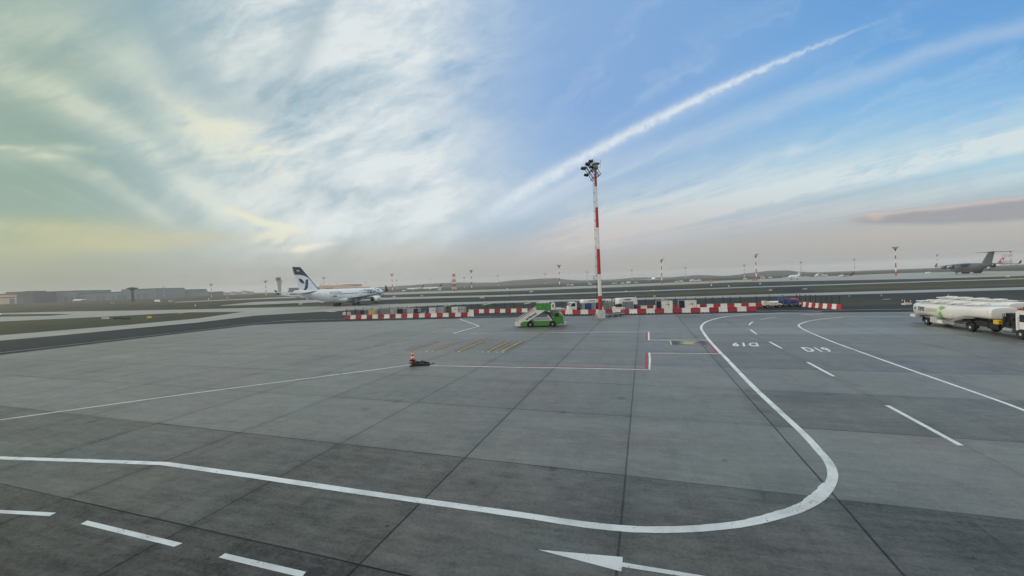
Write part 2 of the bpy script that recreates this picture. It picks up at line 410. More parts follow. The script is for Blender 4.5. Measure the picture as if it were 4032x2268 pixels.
# ------------------------------------------------------------------ ground
TH = -0.3208; NX, NY = math.cos(TH), math.sin(TH); MX, MY = -NY, NX
STAINS = []
for px, py, rr_, aa_ in ((1858, 1902, .26, .42), (1999, 1879, .15, .3), (2180, 1849, .20, .38), (2167, 1888, .22, .22), (2179, 1870, .10, .3), (2218, 1623, .2, .4), (2446, 1568, .25, .45), (2853, 1813, .10, .5), (1524, 2071, .06, .6), (360, 1661, .3, .45), (1562, 1580, .35, .4), (1800, 1899, .3, .14), (1440, 1610, .3, .3), (1560, 1400, .6, .2), (3185, 1572, 1.6, .18), (3600, 1700, 1.4, .16), (3080, 1900, .8, .14), (1500, 1318, 5, .16), (2040, 1298, 3.5, .18), (2220, 1293, 3.0, .2), (1900, 1350, 4, .14), (1250, 1420, 3.5, .16)):
    c_ = gp(px, py); STAINS.append((c_.x, c_.y, rr_, aa_))
def ground_mat(name, kind):
    m = bpy.data.materials.new(name); m.use_nodes = True; t = m.node_tree; b = t.nodes['Principled BSDF']
    tcn = t.nodes.new('ShaderNodeTexCoord'); sp_ = t.nodes.new('ShaderNodeSeparateXYZ'); t.links.new(tcn.outputs['Object'], sp_.inputs[0])
    x, y = X(t, sp_.outputs[0]), X(t, sp_.outputs[1])
    u = x * NX + y * NY; v = x * MX + y * MY
    fine = noise(t, xyz(t, x, y), 9.0, 5, .7)
    mid = noise(t, xyz(t, x, y), .55, 6, .62)
    if kind == 'concrete':
        wv = (noise(t, xyz(t, x, y, 4.0), .35, 3) - .5) * .05
        iu = (u + 21.0 + wv) * (1 / 6.70); iv = (v - 8.75 + wv) * (1 / 6.78)
        fu, fv = iu.fract(), iv.fract()
        du = (fu.mn(1.0 - fu)) * 6.70; dv = (fv.mn(1.0 - fv)) * 6.78
        cu_, cv_ = iu.floor(), iv.floor()
        slab = white(t, xyz(t, cu_, cv_, 3.0)); slabb = white(t, xyz(t, cu_, cv_, 8.0)); row = white(t, xyz(t, 1.0, cv_, 5.0)); lane = white(t, xyz(t, cu_, 2.0, 5.0))
        rr = u.ss(5.0, 6.6)                     # right of the bus lane the rows differ more
        str_ = noise(t, xyz(t, u * .30, v * 2.6), 1.1, 7, .66)
        str2 = noise(t, xyz(t, u * .12, v * .5), .9, 5, .6)
        blot = noise(t, xyz(t, x, y, 7.0), .22, 4, .55)
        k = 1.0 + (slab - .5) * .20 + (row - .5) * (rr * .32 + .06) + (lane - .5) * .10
        k = k * (1.0 - cv_.lt(-.5) * .34) * (1.0 - cv_.lt(.5) * .30)   # two nearest slab rows: darker tone, with foreground shade put into their colour
        grit = noise(t, xyz(t, x, y, 2.0), 38.0, 3, .75)
        tyre = noise(t, xyz(t, u * 1.6, v * .10, 6.0), 1.0, 6, .62); tyre2 = noise(t, xyz(t, u * .06 + v * .05, v * .9 - u * .2, 15.0), 1.0, 6, .66)
        mott = noise(t, xyz(t, x, y, 27.0), 2.1, 6, .68); mott2 = noise(t, xyz(t, u * 1.3, v * 3.0, 31.0), 1.0, 7, .68)
        k = k + (mott - .5) * .36 + (mott2 - .5) * .55
        patchy = noise(t, xyz(t, x, y, 17.0), .42, 8, .68, .4)
        k = k + (str_ - .5) * .75 + (str2 - .5) * .45 + (blot - .5) * .38 + (mid - .5) * .40 + (fine - .5) * .80 + (grit - .5) * .80
        k = k + (patchy - .5) * .24 - (tyre - .56).mx(0.0) * .9 - (tyre2 - .57).mx(0.0) * .9
        # fuel and rubber stains with a shape of their own
        for sx_, sy_, sr_, sa_ in STAINS:
            ex = (x - sx_ + (mid - .5) * sr_ * 1.2); ey = (y - sy_ + (fine - .5) * sr_ * 1.0); k = k * (1.0 - ((ex * ex + ey * ey) * (-1.0 / (sr_ * sr_))).exp() * sa_)
        joint_u = (du.ss(.056, .018)) ; joint_v = dv.ss(.044, .014)
        seam = noise(t, xyz(t, u * .5, v * .5, 3.0), 1.0, 3)
        # each transverse joint is as strong as its filling is fresh
        jv = joint_v * (white(t, xyz(t, cu_, (iv + .5).floor(), 2.0)) * .8 + .25 - (iu.floor() * .0))
        ju = joint_u * (seam * .6 + .60) * (white(t, xyz(t, (iu + .5).floor(), 4.0, 2.0)) * .5 + .6).mn(1.0) * (1.0 - u.ss(9.0, 9.5) * .72)
        # dark worn margins along some joints
        marg = (du.ss(.7, .0) * .10 + dv.ss(.6, .0) * .08) * (str_ * 2.0 - .3).clamp()
        k = k - marg
        # oil spots
        vor = t.nodes.new('ShaderNodeTexVoronoi'); vor.inputs['Scale'].default_value = .16; vor.inputs['Randomness'].default_value = 1.0
        t.links.new(xyz(t, u + (fine - .5) * .25, v * 1.0 + (mid - .5) * .8), vor.inputs['Vector'])
        spots = X(t, vor.outputs['Distance']).ss(.055, .028) * (blot.ss(.45, .62))
        k = k * (1.0 - spots * .30)
        k = k.mx(.22)
        tint = noise(t, xyz(t, x, y, 11.0), .12, 4, .6)
        ca = mixc(t, tint.ss(.35, .65), (.128, .146, .136, 1), (.142, .146, .135, 1))
        ca = mixc(t, (slabb - .3).clamp() * .5, ca, (.129, .140, .145, 1))
        cc = mixc(t, 1.0, ca, xyz(t, k, k, k), 'MULTIPLY')
        cc = mixc(t, (ju.mx(jv)).clamp(), cc, (.020, .022, .024, 1))
        t.links.new(cc, b.inputs['Base Color'])
        t.links.new((.52 + (str_ - .5) * .30 + (blot - .5) * .18 + (slab - .5) * .10).clamp().v, b.inputs['Roughness'])
        t.links.new(((k * .55) * (1.0 - (ju.mx(jv)) * .8)).clamp().v, b.inputs['Specular IOR Level'])
        bp = t.nodes.new('ShaderNodeBump'); bp.inputs['Strength'].default_value = .25; bp.inputs['Distance'].default_value = .02
        t.links.new((fine * .5 + str_ * .5 - (ju.mx(jv)) * 1.0).v, bp.inputs['Height']); t.links.new(bp.outputs[0], b.inputs['Normal'])
    elif kind == 'asphalt':
        str_ = noise(t, xyz(t, u * .2, v * 1.2), .6, 6, .62)
        k = 1.0 + (str_ - .5) * .5 + (mid - .5) * .4 + (fine - .5) * .35
        ca = mixc(t, noise(t, xyz(t, x, y), .02, 4).ss(.3, .7), (.024, .031, .034, 1), (.040, .049, .052, 1))
        t.links.new(mixc(t, 1.0, ca, xyz(t, k, k, k), 'MULTIPLY'), b.inputs['Base Color'])
        b.inputs['Roughness'].default_value = .85; b.inputs['Specular IOR Level'].default_value = .08
    elif kind == 'taxiway':
        str_ = noise(t, xyz(t, x * .02, y * .3), .8, 5, .6)
        big = noise(t, xyz(t, x, y), .03, 4, .6)
        fu = ((u + 21.0) * (1 / 7.5)).fract(); fv = ((v - 8.75) * (1 / 7.5)).fract()
        k = 1.0 + (str_ - .5) * .3 + (big - .5) * .35 + (mid - .5) * .25 + (fine - .5) * .15
        t.links.new(mixc(t, 1.0, (.265, .276, .258, 1), xyz(t, k, k, k), 'MULTIPLY'), b.inputs['Base Color'])
        b.inputs['Roughness'].default_value = .7; b.inputs['Specular IOR Level'].default_value = .35
    elif kind == 'grass':
        big = noise(t, xyz(t, x, y), .012, 6, .65); med = noise(t, xyz(t, x, y, 3.0), .09, 6, .65)
        ca = ramp(t, big * .55 + med * .45, [(.30, (.026, .036, .027, 1)), (.46, (.040, .050, .034, 1)), (.55, (.060, .062, .040, 1)), (.70, (.094, .092, .052, 1))])
        k = 1.0 + (fine - .5) * .6 + (mid - .5) * .5
        t.links.new(mixc(t, 1.0, ca, xyz(t, k, k, k), 'MULTIPLY'), b.inputs['Base Color'])
        b.inputs['Roughness'].default_value = .95; b.inputs['Specular IOR Level'].default_value = .1
    MATS[name] = m; return m
def paint_mat(name, color, wear=.25):
    m = bpy.data.materials.new(name); m.use_nodes = True; t = m.node_tree; b = t.nodes['Principled BSDF']
    tcn = t.nodes.new('ShaderNodeTexCoord'); v = tcn.outputs['Object']
    a = noise(t, v, 1.3, 6, .65); f = noise(t, v, 14.0, 5, .7)
    dirt_ = noise(t, v, .45, 5, .65)
    k = 1.0 + (a - .5) * .35 + (f - .5) * .25 - (dirt_ - .46).mx(0.0) * 1.5
    cc = mixc(t, 1.0, color, xyz(t, k, k, k), 'MULTIPLY')
    cc = mixc(t, (f * .6 + a * .5).ss(.58, .74) * wear, cc, (.15, .155, .155, 1))
    t.links.new(cc, b.inputs['Base Color']); b.inputs['Roughness'].default_value = .6
    # paint breaks up where it has worn through
    al = 1.0 - (f * .75 + a * .5).ss(.70, .80) * wear
    t.links.new(al.clamp().v, b.inputs['Alpha'])
    MATS[name] = m; return m
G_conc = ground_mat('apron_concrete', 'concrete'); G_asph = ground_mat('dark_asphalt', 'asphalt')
G_taxi = ground_mat('taxiway_concrete', 'taxiway'); G_grass = ground_mat('dry_grass', 'grass')
L_white = paint_mat('white_line_paint', rgb(214, 224, 226), .6); L_red = paint_mat('red_line_paint', rgb(150, 58, 62), .5)
L_yellow = paint_mat('yellow_line_paint', rgb(140, 121, 74), .7); L_dark = paint_mat('dark_line_border', rgb(62, 62, 58), .5)
L_pale = paint_mat('pale_old_paint', rgb(126, 116, 88), .8); L_navy = paint_mat('dark_blue_ground_paint', rgb(58, 64, 76), .4)
L_thin = paint_mat('thin_white_paint', rgb(212, 222, 222), .5)
L_paley = paint_mat('pale_yellow_paint', rgb(200, 190, 130), .5)

def far_rise(x, y):
    d = math.hypot(x, y); a = math.atan2(x, max(y, 1e-3))
    s_ = min(max((d - 700) / 600, 0), 1); s_ = s_ * s_ * (3 - 2 * s_)
    l_ = min(max((-a - .05) / .5, 0), 1)
    return 4.5 * s_ * l_
mb = MB(); rings = [3, 30, 80, 160, 300, 500, 700, 800, 900, 1000, 1150, 1300, 1600, 2100, 2800, 3800]; NA = 96
vs = [(0, 0, -.05)]
for r in rings:
    for i in range(NA):
        a = 2 * math.pi * i / NA; x, y = r * math.sin(a), r * math.cos(a); vs.append((x, y, far_rise(x, y) - .05))
fs = [(0, 1 + i, 1 + (i + 1) % NA) for i in range(NA)]
for k in range(len(rings) - 1):
    for i in range(NA):
        j = (i + 1) % NA; o_ = 1 + k * NA; fs.append((o_ + i, o_ + NA + i, o_ + NA + j, o_ + j))
mb.add(vs, fs); struct('terrain', mb, G_grass, 60)

def sheet(name, pts, z, m):
    n = len(pts); mb = MB(); mb.add([(p_[0], p_[1], z) for p_ in pts], [tuple(range(n))])
    return struct(name, mb, m)
def band(name, lower, upper, z, m):
    def ev(P, x):
        if x <= P[0][0]: return P[0][1]
        for (x0, y0), (x1, y1) in zip(P, P[1:]):
            if x <= x1: return y0 + (y1 - y0) * (x - x0) / (x1 - x0)
        return P[-1][1]
    xs = sorted(set([a[0] for a in lower] + [a[0] for a in upper]))
    mb = MB(); n = len(xs); vs = []
    for x in xs:
        a, b = gp(x, ev(lower, x)), gp(x, ev(upper, x)); vs += [(a.x, a.y, z), (b.x, b.y, z)]
    mb.add(vs, [(2 * i, 2 * i + 2, 2 * i + 3, 2 * i + 1) for i in range(n - 1)])
    return struct(name, mb, m)

# far concrete and asphalt, from the far field to the near apron
S3l = [(690, 1191), (1000, 1178), (1520, 1161), (2000, 1146), (2450, 1130), (2900, 1111), (3500, 1100), (3800, 1093), (4080, 1084)]
S3u = [(690, 1187.5), (1000, 1171), (1520, 1152), (2000, 1137.5), (2450, 1120), (2900, 1102.5), (3500, 1077), (3800, 1069), (4080, 1066)]
band('apron_far', S3l, S3u, -.040, G_taxi)
band('runway_shoulder', [(930, 1212), (1000, 1207), (2000, 1172), (2900, 1140), (3300, 1124), (4080, 1098)], [(930, 1195), (1000, 1186), (2000, 1154), (2900, 1123), (3200, 1113), (4080, 1092)], -.030, G_asph)
band('runway', [(870, 1203.5), (1000, 1200), (1300, 1188), (1540, 1179), (2000, 1167), (2450, 1151), (2900, 1134.3), (4080, 1097)], [(870, 1202), (1000, 1189), (1300, 1178), (1540, 1171), (2000, 1160.5), (2450, 1147), (2900, 1130.5), (4080, 1093.5)], -.022, G_taxi)
sheet('link_asphalt', [gp(*a) for a in ((3000, 1166), (3260, 1160), (3160, 1128), (3055, 1131))], -.026, G_asph)
AE = [(-500, 1460), (0, 1398), (300, 1362), (560, 1331), (800, 1303), (1000, 1280), (1180, 1271), (1388, 1265), (1700, 1257), (2000, 1250), (2500, 1241), (2900, 1233), (3200, 1231), (3500, 1229), (4080, 1224)]
band('perimeter_road', [(x, y + 14 + max(0, (1100 - x)) * .06) for x, y in AE], [(-500, 1382), (0, 1336), (500, 1290), (776, 1266), (1000, 1237), (1250, 1215), (1505, 1193), (2000, 1180), (2450, 1168), (2900, 1158), (3500, 1141), (4080, 1122)], -.018, G_asph)
S1 = [(-500, 1386), (0, 1341), (250, 1319), (500, 1295), (776, 1270), (1000, 1243), (1250, 1228), (1505, 1215), (1750, 1202), (2000, 1192.5), (2500, 1181), (2900, 1171), (3500, 1155), (4080, 1139)]
S1u = [(-500, 1362), (0, 1320), (500, 1279.5), (776, 1254), (963, 1227), (1000, 1212), (1250, 1206), (1505, 1198), (2000, 1184.5), (2500, 1173), (2900, 1162), (3500, 1145), (4080, 1129)]
band('taxiway', S1, S1u, -.012, G_taxi)
band('taxiway_branch', [(-500, 1284), (0, 1266), (388, 1248), (738, 1230), (963, 1227.2), (1010, 1222)], [(-500, 1243), (0, 1233), (290, 1226), (500, 1223), (776, 1218), (1010, 1211.5)], -.011, G_taxi)
sheet('grass_wedge', [gp(*a) for a in ((-300, 1240), (200, 1236), (291, 1236.5), (200, 1243), (-300, 1254))], -.008, G_grass)
# grass behind the barriers
band('grass_strip', [(1500, 1240), (1700, 1226), (1850, 1221), (2100, 1217), (2500, 1208), (2900, 1200), (3150, 1198), (3350, 1203), (3480, 1200), (3555, 1197)], [(1560, 1232), (1700, 1219), (1850, 1213), (2100, 1207), (2500, 1200), (2900, 1190), (3150, 1181), (3290, 1176), (3400, 1178), (3555, 1192)], -.008, G_grass)
band('grass_strip_far', [(3700, 1182), (3860, 1181), (4080, 1178)], [(3660, 1172), (3860, 1170), (4080, 1166)], -.008, G_grass)
# near apron
apron = [(-260, -40), (260, -40)]
right_end = gp(4080, 1224); dr = (right_end - gp(3500, 1229)).normalized(); le = gp(-500, 1460); dl = (le - gp(0, 1398)).normalized()
far_pts = [le + dl * 160] + [gp(*a) for a in AE] + [right_end + dr * 250]
mb = MB(); n = len(far_pts); mb.add([(v.x, v.y, 0) for v in far_pts] + [(v.x * (1 if abs(v.x) > 1 else 1), -40, 0) for v in far_pts], [(n + i, n + i + 1, i + 1, i) for i in range(n - 1)])
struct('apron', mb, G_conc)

# ------------------------------------------------------------------ painted lines
ZL = [.004]
def smoothpts(P, n=6):
    out = []
    for i in range(len(P) - 1):
        p0 = P[max(i - 1, 0)]; p1 = P[i]; p2 = P[i + 1]; p3 = P[min(i + 2, len(P) - 1)]
        for k in range(n):
            t_ = k / n
            out.append(.5 * ((2 * p1) + (p2 - p0) * t_ + (2 * p0 - 5 * p1 + 4 * p2 - p3) * t_ * t_ + (3 * p1 - p0 - 3 * p2 + p3) * t_ ** 3))
    out.append(P[-1]); return out
def line(name, pix, width, m, smooth=False, z=None, closed=False, wob_=.0, raw=False):
    P = [Vector(a) if raw else gp(*a) for a in pix]
    if smooth: P = smoothpts(P)
    if wob_:                                    # ragged hand-laid edges: add points
        Q = [P[0]]
        for a, b in zip(P, P[1:]):
            n = max(1, int((b - a).length / .35))
            Q += [a.lerp(b, (k + 1) / n) for k in range(n)]
        P = Q
    if z is None: z = ZL[0]
    L, Rr = [], []
    for i, a in enumerate(P):
        d = (P[min(i + 1, len(P) - 1)] - P[max(i - 1, 0)]); d.z = 0; d.normalize(); nn = Vector((-d.y, d.x, 0))
        k = 1.0
        if 0 < i < len(P) - 1:
            d1 = (a - P[i - 1]).normalized(); k = 1.0 / max(.4, abs(d1.dot(d)))
        wl, wr = (width / 2 * k + (random.uniform(-wob_, wob_) if wob_ else 0) for _ in (0, 1))
        L.append(a + nn * wl); Rr.append(a - nn * wr)
    n = len(P); mb = MB(); mb.add([(v.x, v.y, z) for v in L + Rr], [(i, n + i, n + i + 1, i + 1) for i in range(n - 1)])
    return struct(name, mb, m)
def patch(name, pix, m, z=None):
    P = [gp(*a) for a in pix]; mb = MB(); mb.add([(v.x, v.y, ZL[0] if z is None else z) for v in P], [tuple(range(len(P)))])
    return struct(name, mb, m)
def k1(x, y): return (x / 1.6696, 1400 + y / 1.6696)
def k2(x, y): return (1344 + x / 1.6696, 1400 + y / 1.6696)
def k3(x, y): return (2688 + x / 1.6696, 1400 + y / 1.6696)
def k4(x, y): return (2400 + x / 2.576, 1200 + y / 2.576)
def k6(x, y): return (1300 + x / 3.22, 1280 + y / 3.22)
def r2(x, y): return (1000 + x / 2.576, 1000 + y / 2.576)
def r3(x, y): return (1900 + x / 2.576, 1000 + y / 2.576)
def r4(x, y): return (2700 + x / 3.22, 950 + y / 3.22)
def r5(x, y): return (3300 + x / 3.22, 950 + y / 3.22)
def r1(x, y): return (x / 2.576, 1000 + y / 2.576)
near = [(-260, 1800), k1(0, 673), k1(600, 692), k1(1075, 710)]
line('white_line_marking', near, .30, L_white, wob_=.012)
near2 = [k1(1075, 710), k1(1640, 790), k1(2244, 880), k2(520, 955), k2(1170, 1047), k2(1550, 1105), k2(1825, 1135), k2(2020, 1145), k2(2244, 1143), k3(200, 1129), k3(430, 1100), k3(700, 1032), k3(850, 968), k3(935, 900), k3(980, 820), k3(984, 760), k3(955, 695), k3(908, 640), k3(800, 520), k3(650, 380), k3(500, 240), k3(400, 140), k3(268, 0), k4(1130, 492), k4(1010, 360), k4(950, 277), k4(930, 235), k4(945, 200), k4(1000, 165), k4(1130, 131), k4(1300, 108), k4(1600, 88), k4(1800, 78), k4(2150, 68)]
line('curved_white_line_marking', near2, .31, L_white, smooth=True, z=.008, wob_=.006)
line('curved_white_line_marking', [k3(430, 1086), k3(560, 1054), k3(690, 1014), k3(790, 970), k3(870, 911), k3(915, 866), k3(935, 841)], .15, L_white, smooth=True, z=.012, wob_=.02)
for i, pg in enumerate((((k1(-250, 1005)), k1(0, 1015), k1(370, 1033), k1(325, 1056), k1(0, 1037), k1(-250, 1028)), (k1(575, 1085), k1(1200, 1234), k1(1145, 1258), k1(530, 1107)), (k1(1480, 1300), k1(1960, 1410), k1(2110, 1446), k1(2250, 1480), k1(2150, 1500), k1(1437, 1328)))):
    patch('white_dash_marking', pg, L_white)
patch('arrow_marking', [k2(1290, 1276), k2(1850, 1325), k2(1848, 1360), k2(2244, 1425), k3(160, 1452), k3(420, 1500), k3(330, 1512), k2(2244, 1452), k2(1845, 1389), k2(1840, 1420)], L_white)
line('thin_white_line_marking', [k1(-300, 465), k1(0, 423), k1(1100, 270), k1(2232, 122.5)], .17, L_thin)
line('thin_white_line_marking', [k1(2244, 121), k2(200, 96), k2(440, 63), k6(1020, 505)], .17, L_thin)
line('thin_white_line_marking', [k6(1260, 513), k6(2576, 541), k2(1400, 81), k2(2035, 93)], .17, L_thin, z=.008)
line('red_line_marking', [k6(1260, 507), k6(2576, 534), k2(1400, 74), k2(1990, 86)], .16, L_red)
patch('white_corner_marking', [k4(395, 652), k4(413, 662), k4(420, 560), k4(414, 487), k4(394, 487), k4(399, 560)], L_thin, .010)
patch('red_corner_marking', [k4(358, 650), k4(391, 650), k4(393, 487), k4(365, 485)], L_red)
line('thin_white_line_marking', [k4(405, 490), k4(1135, 497)], .17, L_thin, z=.006)
line('red_line_marking', [k4(420, 486), k4(1110, 491)], .17, L_red, z=.005)
patch('white_corner_marking', [k4(390, 360), k4(407, 360), k4(405, 275), k4(389, 275)], L_thin, .010)
patch('red_corner_marking', [k4(369, 358), k4(388, 359), k4(388, 280), k4(370, 280)], L_red)
line('thin_white_line_marking', [k4(388, 359), k4(1000, 358)], .20, L_thin, z=.006)
line('thin_white_line_marking', [k4(405, 276), k4(0, 277), r3(900, 797), r3(0, 803), r2(2020, 806)], .17, L_thin, z=.006)
line('zigzag_white_line_marking', [r2(2020, 806), r2(2285, 733), r2(2085, 660)], .26, L_thin, z=.009)
patch('red_hatch_marking', [k4(985, 362), k4(1003, 362), k4(1115, 490), k4(1080, 490)], L_red)
patch('loading_box_marking', [k4(610, 364), k4(962, 364), k4(1003, 408), k4(630, 408)], L_navy)
patch('loading_box_border_marking', [k4(610, 364), k4(622, 364), k4(636, 408), k4(622, 408)], L_paley, .009)
line('loading_box_border_marking', [k4(625, 407), k4(1000, 408)], .10, L_pale, z=.009)
line('loading_box_border_marking', [k4(960, 362), k4(1003, 408)], .10, L_pale, z=.009)
for (a, b, y_) in ((685, 905, 372), (700, 880, 381), (705, 860, 390), (685, 920, 399)):
    ps = [k4(a, y_), k4((a + b) / 2 - 30, y_ - 4), k4((a + b) / 2 + 30, y_ - 2.5), k4(b, y_ - 1.5), k4(b, y_ + 2.0), k4((a + b) / 2 + 30, y_ + 3), k4((a + b) / 2 - 30, y_ + 1.5)]
    patch('loading_box_lettering', ps, L_paley, .009)
# faded yellow aircraft stand lines
line('stand_guide_line_marking', [(735, 1327), (770, 1338), (830, 1351), (900, 1356), (1000, 1358), (1300, 1359.3), (1700, 1361), (2010, 1363)], .36, L_pale, smooth=True)
for a, b, wd in ((k6(350, 324), k6(815, 207), .34), (k6(985, 325), k6(1385, 206), .42), (k6(1292, 324), k6(1650, 204), .45), (k6(1625, 331), k6(1930, 206), .52), (k6(1990, 335), k6(2265, 206), .56), (k6(2170, 335), k6(2425, 206), .60)):
    line('stand_mark_border', [a, b], wd * 1.75, L_dark, z=.007)
    line('stand_mark', [a, b], wd, L_yellow if wd > .43 else L_pale, z=.011)
for x0, x1, y_ in ((1205, 1295, 332), (1540, 1625, 338), (1920, 2005, 342), (2100, 2195, 343)):
    patch('stand_number_plate_marking', [k6(x0, y_ + 5), k6(x1, y_ + 5), k6(x1 + 18, y_ - 7), k6(x0 + 22, y_ - 7)], L_thin, .008)
    patch('stand_number_plate_marking', [k6(x0 + 8, y_ + 3.5), k6(x1 - 8, y_ + 3.5), k6(x1 + 8, y_ - 5), k6(x0 + 28, y_ - 5)], L_dark, .013)
# lanes on the right
line('outer_white_line_marking', [(4090, 1244), k4(2576, 120), k4(2300, 131), k4(2080, 155), k4(1970, 180), k4(1920, 205), k4(1930, 225), k4(2000, 265), k4(2250, 370), k4(2576, 490), k3(1500, 95), k3(2000, 270), k3(2244, 360), k3(2600, 508)], .21, L_white, smooth=True)
for pts_ in ([k4(1418, 207), k4(1432, 186), k4(1458, 172)], [k4(1535, 148), k4(1612, 135), k4(1690, 126)], [k4(1935, 103), k4(2160, 93)]):
    line('white_dash_marking', pts_, .22, L_thin, smooth=True)
for a, b in ((k4(1430, 253), k4(1493, 299)), (k4(1622, 375), k4(1748, 444)), (k4(2008, 583), k4(2275, 726)), (k3(1345, 328), k3(1828, 590))):
    line('white_dash_marking', [a, b], .22, L_white)
line('road_edge_line_marking', [r1(-300, 1035), r1(0, 1001), r1(1288, 855), r1(2576, 707), r2(300, 676), r2(900, 660), r2(1600, 652)], .22, L_thin, z=-.006)
line('road_edge_line_marking', [r2(2085, 655), r2(2220, 636), r2(2576, 630), r3(700, 626)], .16, L_thin, z=-.006)
line('road_edge_line_marking', [r3(2010, 590), r4(0, 894), r4(1500, 878), r4(2576, 862), r5(970, 858), (4090, 1206)], .26, L_thin, z=-.006)
line('yellow_taxi_line_marking', [r3(700, 445), r3(1500, 424), r3(2576, 383), r4(500, 646), r4(1090, 622)], .55, L_paley, z=-.010)
line('yellow_taxi_line_marking', [r4(1510, 608), r4(2576, 585), r5(2357, 545)], .55, L_paley, z=-.010)
for a, b in (((1288, 1226), (1323, 1227.5)), ((1597, 1211), (1622, 1205.5)), ((1747, 1206), (1776, 1200.5)), ((1901, 1201), (1928, 1195.5)), ((2062, 1197), (2088, 1191.5)), ((2238, 1193), (2252, 1187.5)), ((2424, 1187), (2434, 1182)), ((2607, 1182), (2620, 1179)), ((700, 1235), (776, 1222))):
    line('yellow_bar_marking', [a, b], 1.6 if a[0] > 1000 else .8, L_paley, z=-.007)
line('yellow_bar_marking', [r1(500, 815), r1(870, 785)], .7, L_paley, z=-.007)
line('white_bar_marking', [r5(570, 736), r5(660, 732)], .8, L_thin, z=-.006)

# lane number painted for both directions
def ground_text(name, body, c, xdir, ydir, wdt, hgt):
    cu = bpy.data.curves.new('t', 'FONT'); cu.body = body; cu.size = 1.0; cu.align_x = 'CENTER'; cu.align_y = 'CENTER'; cu.offset = .028; cu.resolution_u = 4
    cu.space_character = 1.18
    to = bpy.data.objects.new('t', cu); me = bpy.data.meshes.new_from_object(to); bpy.data.objects.remove(to)
    xs = [v.co.x for v in me.vertices]; ys = [v.co.y for v in me.vertices]; wx, wy = max(xs) - min(xs), max(ys) - min(ys); mx_, my_ = (max(xs) + min(xs)) / 2, (max(ys) + min(ys)) / 2
    xd = Vector(xdir).normalized(); yd = Vector(ydir).normalized(); c = Vector(c)
    for v in me.vertices:
        o_ = c + xd * ((v.co.x - mx_) / wx * wdt) + yd * ((v.co.y - my_) / wy * hgt); v.co = (o_.x, o_.y, .006)
    me.materials.clear(); me.materials.append(L_white); me.name = name
    o = bpy.data.objects.new(name, me); COL.objects.link(o); o['kind'] = 'structure'; return o
def text_quad(name, body, bl, br, tl, tr):
    bl, br, tl, tr = (gp(*a) for a in (bl, br, tl, tr)); c = (bl + br + tl + tr) / 4
    xd = (br - bl + tr - tl) / 2; yd = (tl - bl + tr - br) / 2
    return ground_text(name, body, c, xd, yd, xd.length, yd.length)
text_quad('lane_number_marking', 'D19', k4(2010, 477), k4(2280, 480), k4(1932, 431), k4(2192, 434))
text_quad('lane_number_marking', 'D19', k4(1500, 384), k4(1242, 384), k4(1514, 423), k4(1250, 421))
text_ok = True
# drain cover by the near dash
c_ = gp(1238, 2262)
t_ = thing('drain_cover', 'round dark drain grating set in the apron over the end of a white dash', 'drain cover', (c_.x, c_.y, 0))
mb = MB(); mb.lathe([(.28, 0), (.28, .012), (.25, .014), (.25, .010)], (0, 0, 0), 28); obj('frame', mb, M_dsteel, t_)
mb = MB()
for k in range(-4, 5):
    h_ = math.sqrt(max(.245 ** 2 - (k * .055) ** 2, 0)); mb.box((k * .055, 0, .010), (.036, 2 * h_, .010))
obj('grate', mb, M_blackpl, t_)

# ------------------------------------------------------------------ hills
def hill_mat(name, c0, c1):
    m = bpy.data.materials.new(name); m.use_nodes = True; t = m.node_tree; b = t.nodes['Principled BSDF']
    tcn = t.nodes.new('ShaderNodeTexCoord'); v = tcn.outputs['Object']
    a = noise(t, v, .012, 6, .65); f = noise(t, v, .06, 5, .7)
    t.links.new(mixc(t, (a * .6 + f * .5).ss(.40, .68), c0, c1), b.inputs['Base Color']); b.inputs['Roughness'].default_value = 1.0
    b.inputs['Specular IOR Level'].default_value = .05; return m
M_hill = hill_mat('wooded_hillside', (.022, .032, .030, 1), (.055, .064, .058, 1))
def hills(ridge, Dn, m, seed):                    # a range of hills with its ridge, near foot and far foot
    rnd = random.Random(seed); P = []
    for (x0, y0), (x1, y1) in zip(ridge, ridge[1:]):
        n = max(1, int(abs(x1 - x0) / 12))
        for k in range(n): P.append((x0 + (x1 - x0) * k / n, y0 + (y1 - y0) * k / n))
    P.append(ridge[-1]); rows = []
    for px, py in P:
        d = ray(px, py); h2 = Vector((d.x, d.y, 0)); sc_ = Dn / h2.length; top = Vector((d.x, d.y, d.z)) * sc_; z = CAMH + top.z + rnd.uniform(-.6, .6)
        u_ = h2.normalized(); row = []
        for f_, hz in ((.86, -6), (.90, z * .30), (.94, z * .62), (.97, z * .88), (1.0, z), (1.05, z * .85), (1.12, z * .45), (1.2, -6)):
            jit = rnd.uniform(-.06, .06) * abs(z) if hz > 0 and f_ != 1.0 else 0
            row.append((u_.x * Dn * f_, u_.y * Dn * f_, hz + jit))
        rows.append(row)
    mb = MB(); n = len(rows[0]); vs = [v for r in rows for v in r]; fs = []
    for i in range(len(rows) - 1):
        for k in range(n - 1): fs.append((i * n + k, (i + 1) * n + k, (i + 1) * n + k + 1, i * n + k + 1))
    mb.add(vs, fs); return struct('hills', mb, m, 60)
hills([(1250, 1141), (1500, 1131), (1600, 1124), (1710, 1116), (1815, 1112), (1900, 1113), (1958, 1112), (2016, 1104), (2075, 1101), (2132, 1097), (2191, 1095), (2230, 1101), (2288, 1104), (2404, 1101), (2501, 1093), (2676, 1091), (2735, 1083.5), (2805, 1084), (2843, 1088), (2900, 1082), (2950, 1078)], 2500, M_hill, 3)
hills([(2620, 1094), (2700, 1087), (2742, 1083.5), (2795, 1083.5), (2833, 1086), (2886, 1086), (2933, 1077), (3026, 1066.5), (3104, 1064.2), (3150, 1070), (3228, 1072.5), (3330, 1070), (3500, 1066), (3640, 1058), (3860, 1049), (4100, 1039)], 2200, M_hill, 5)
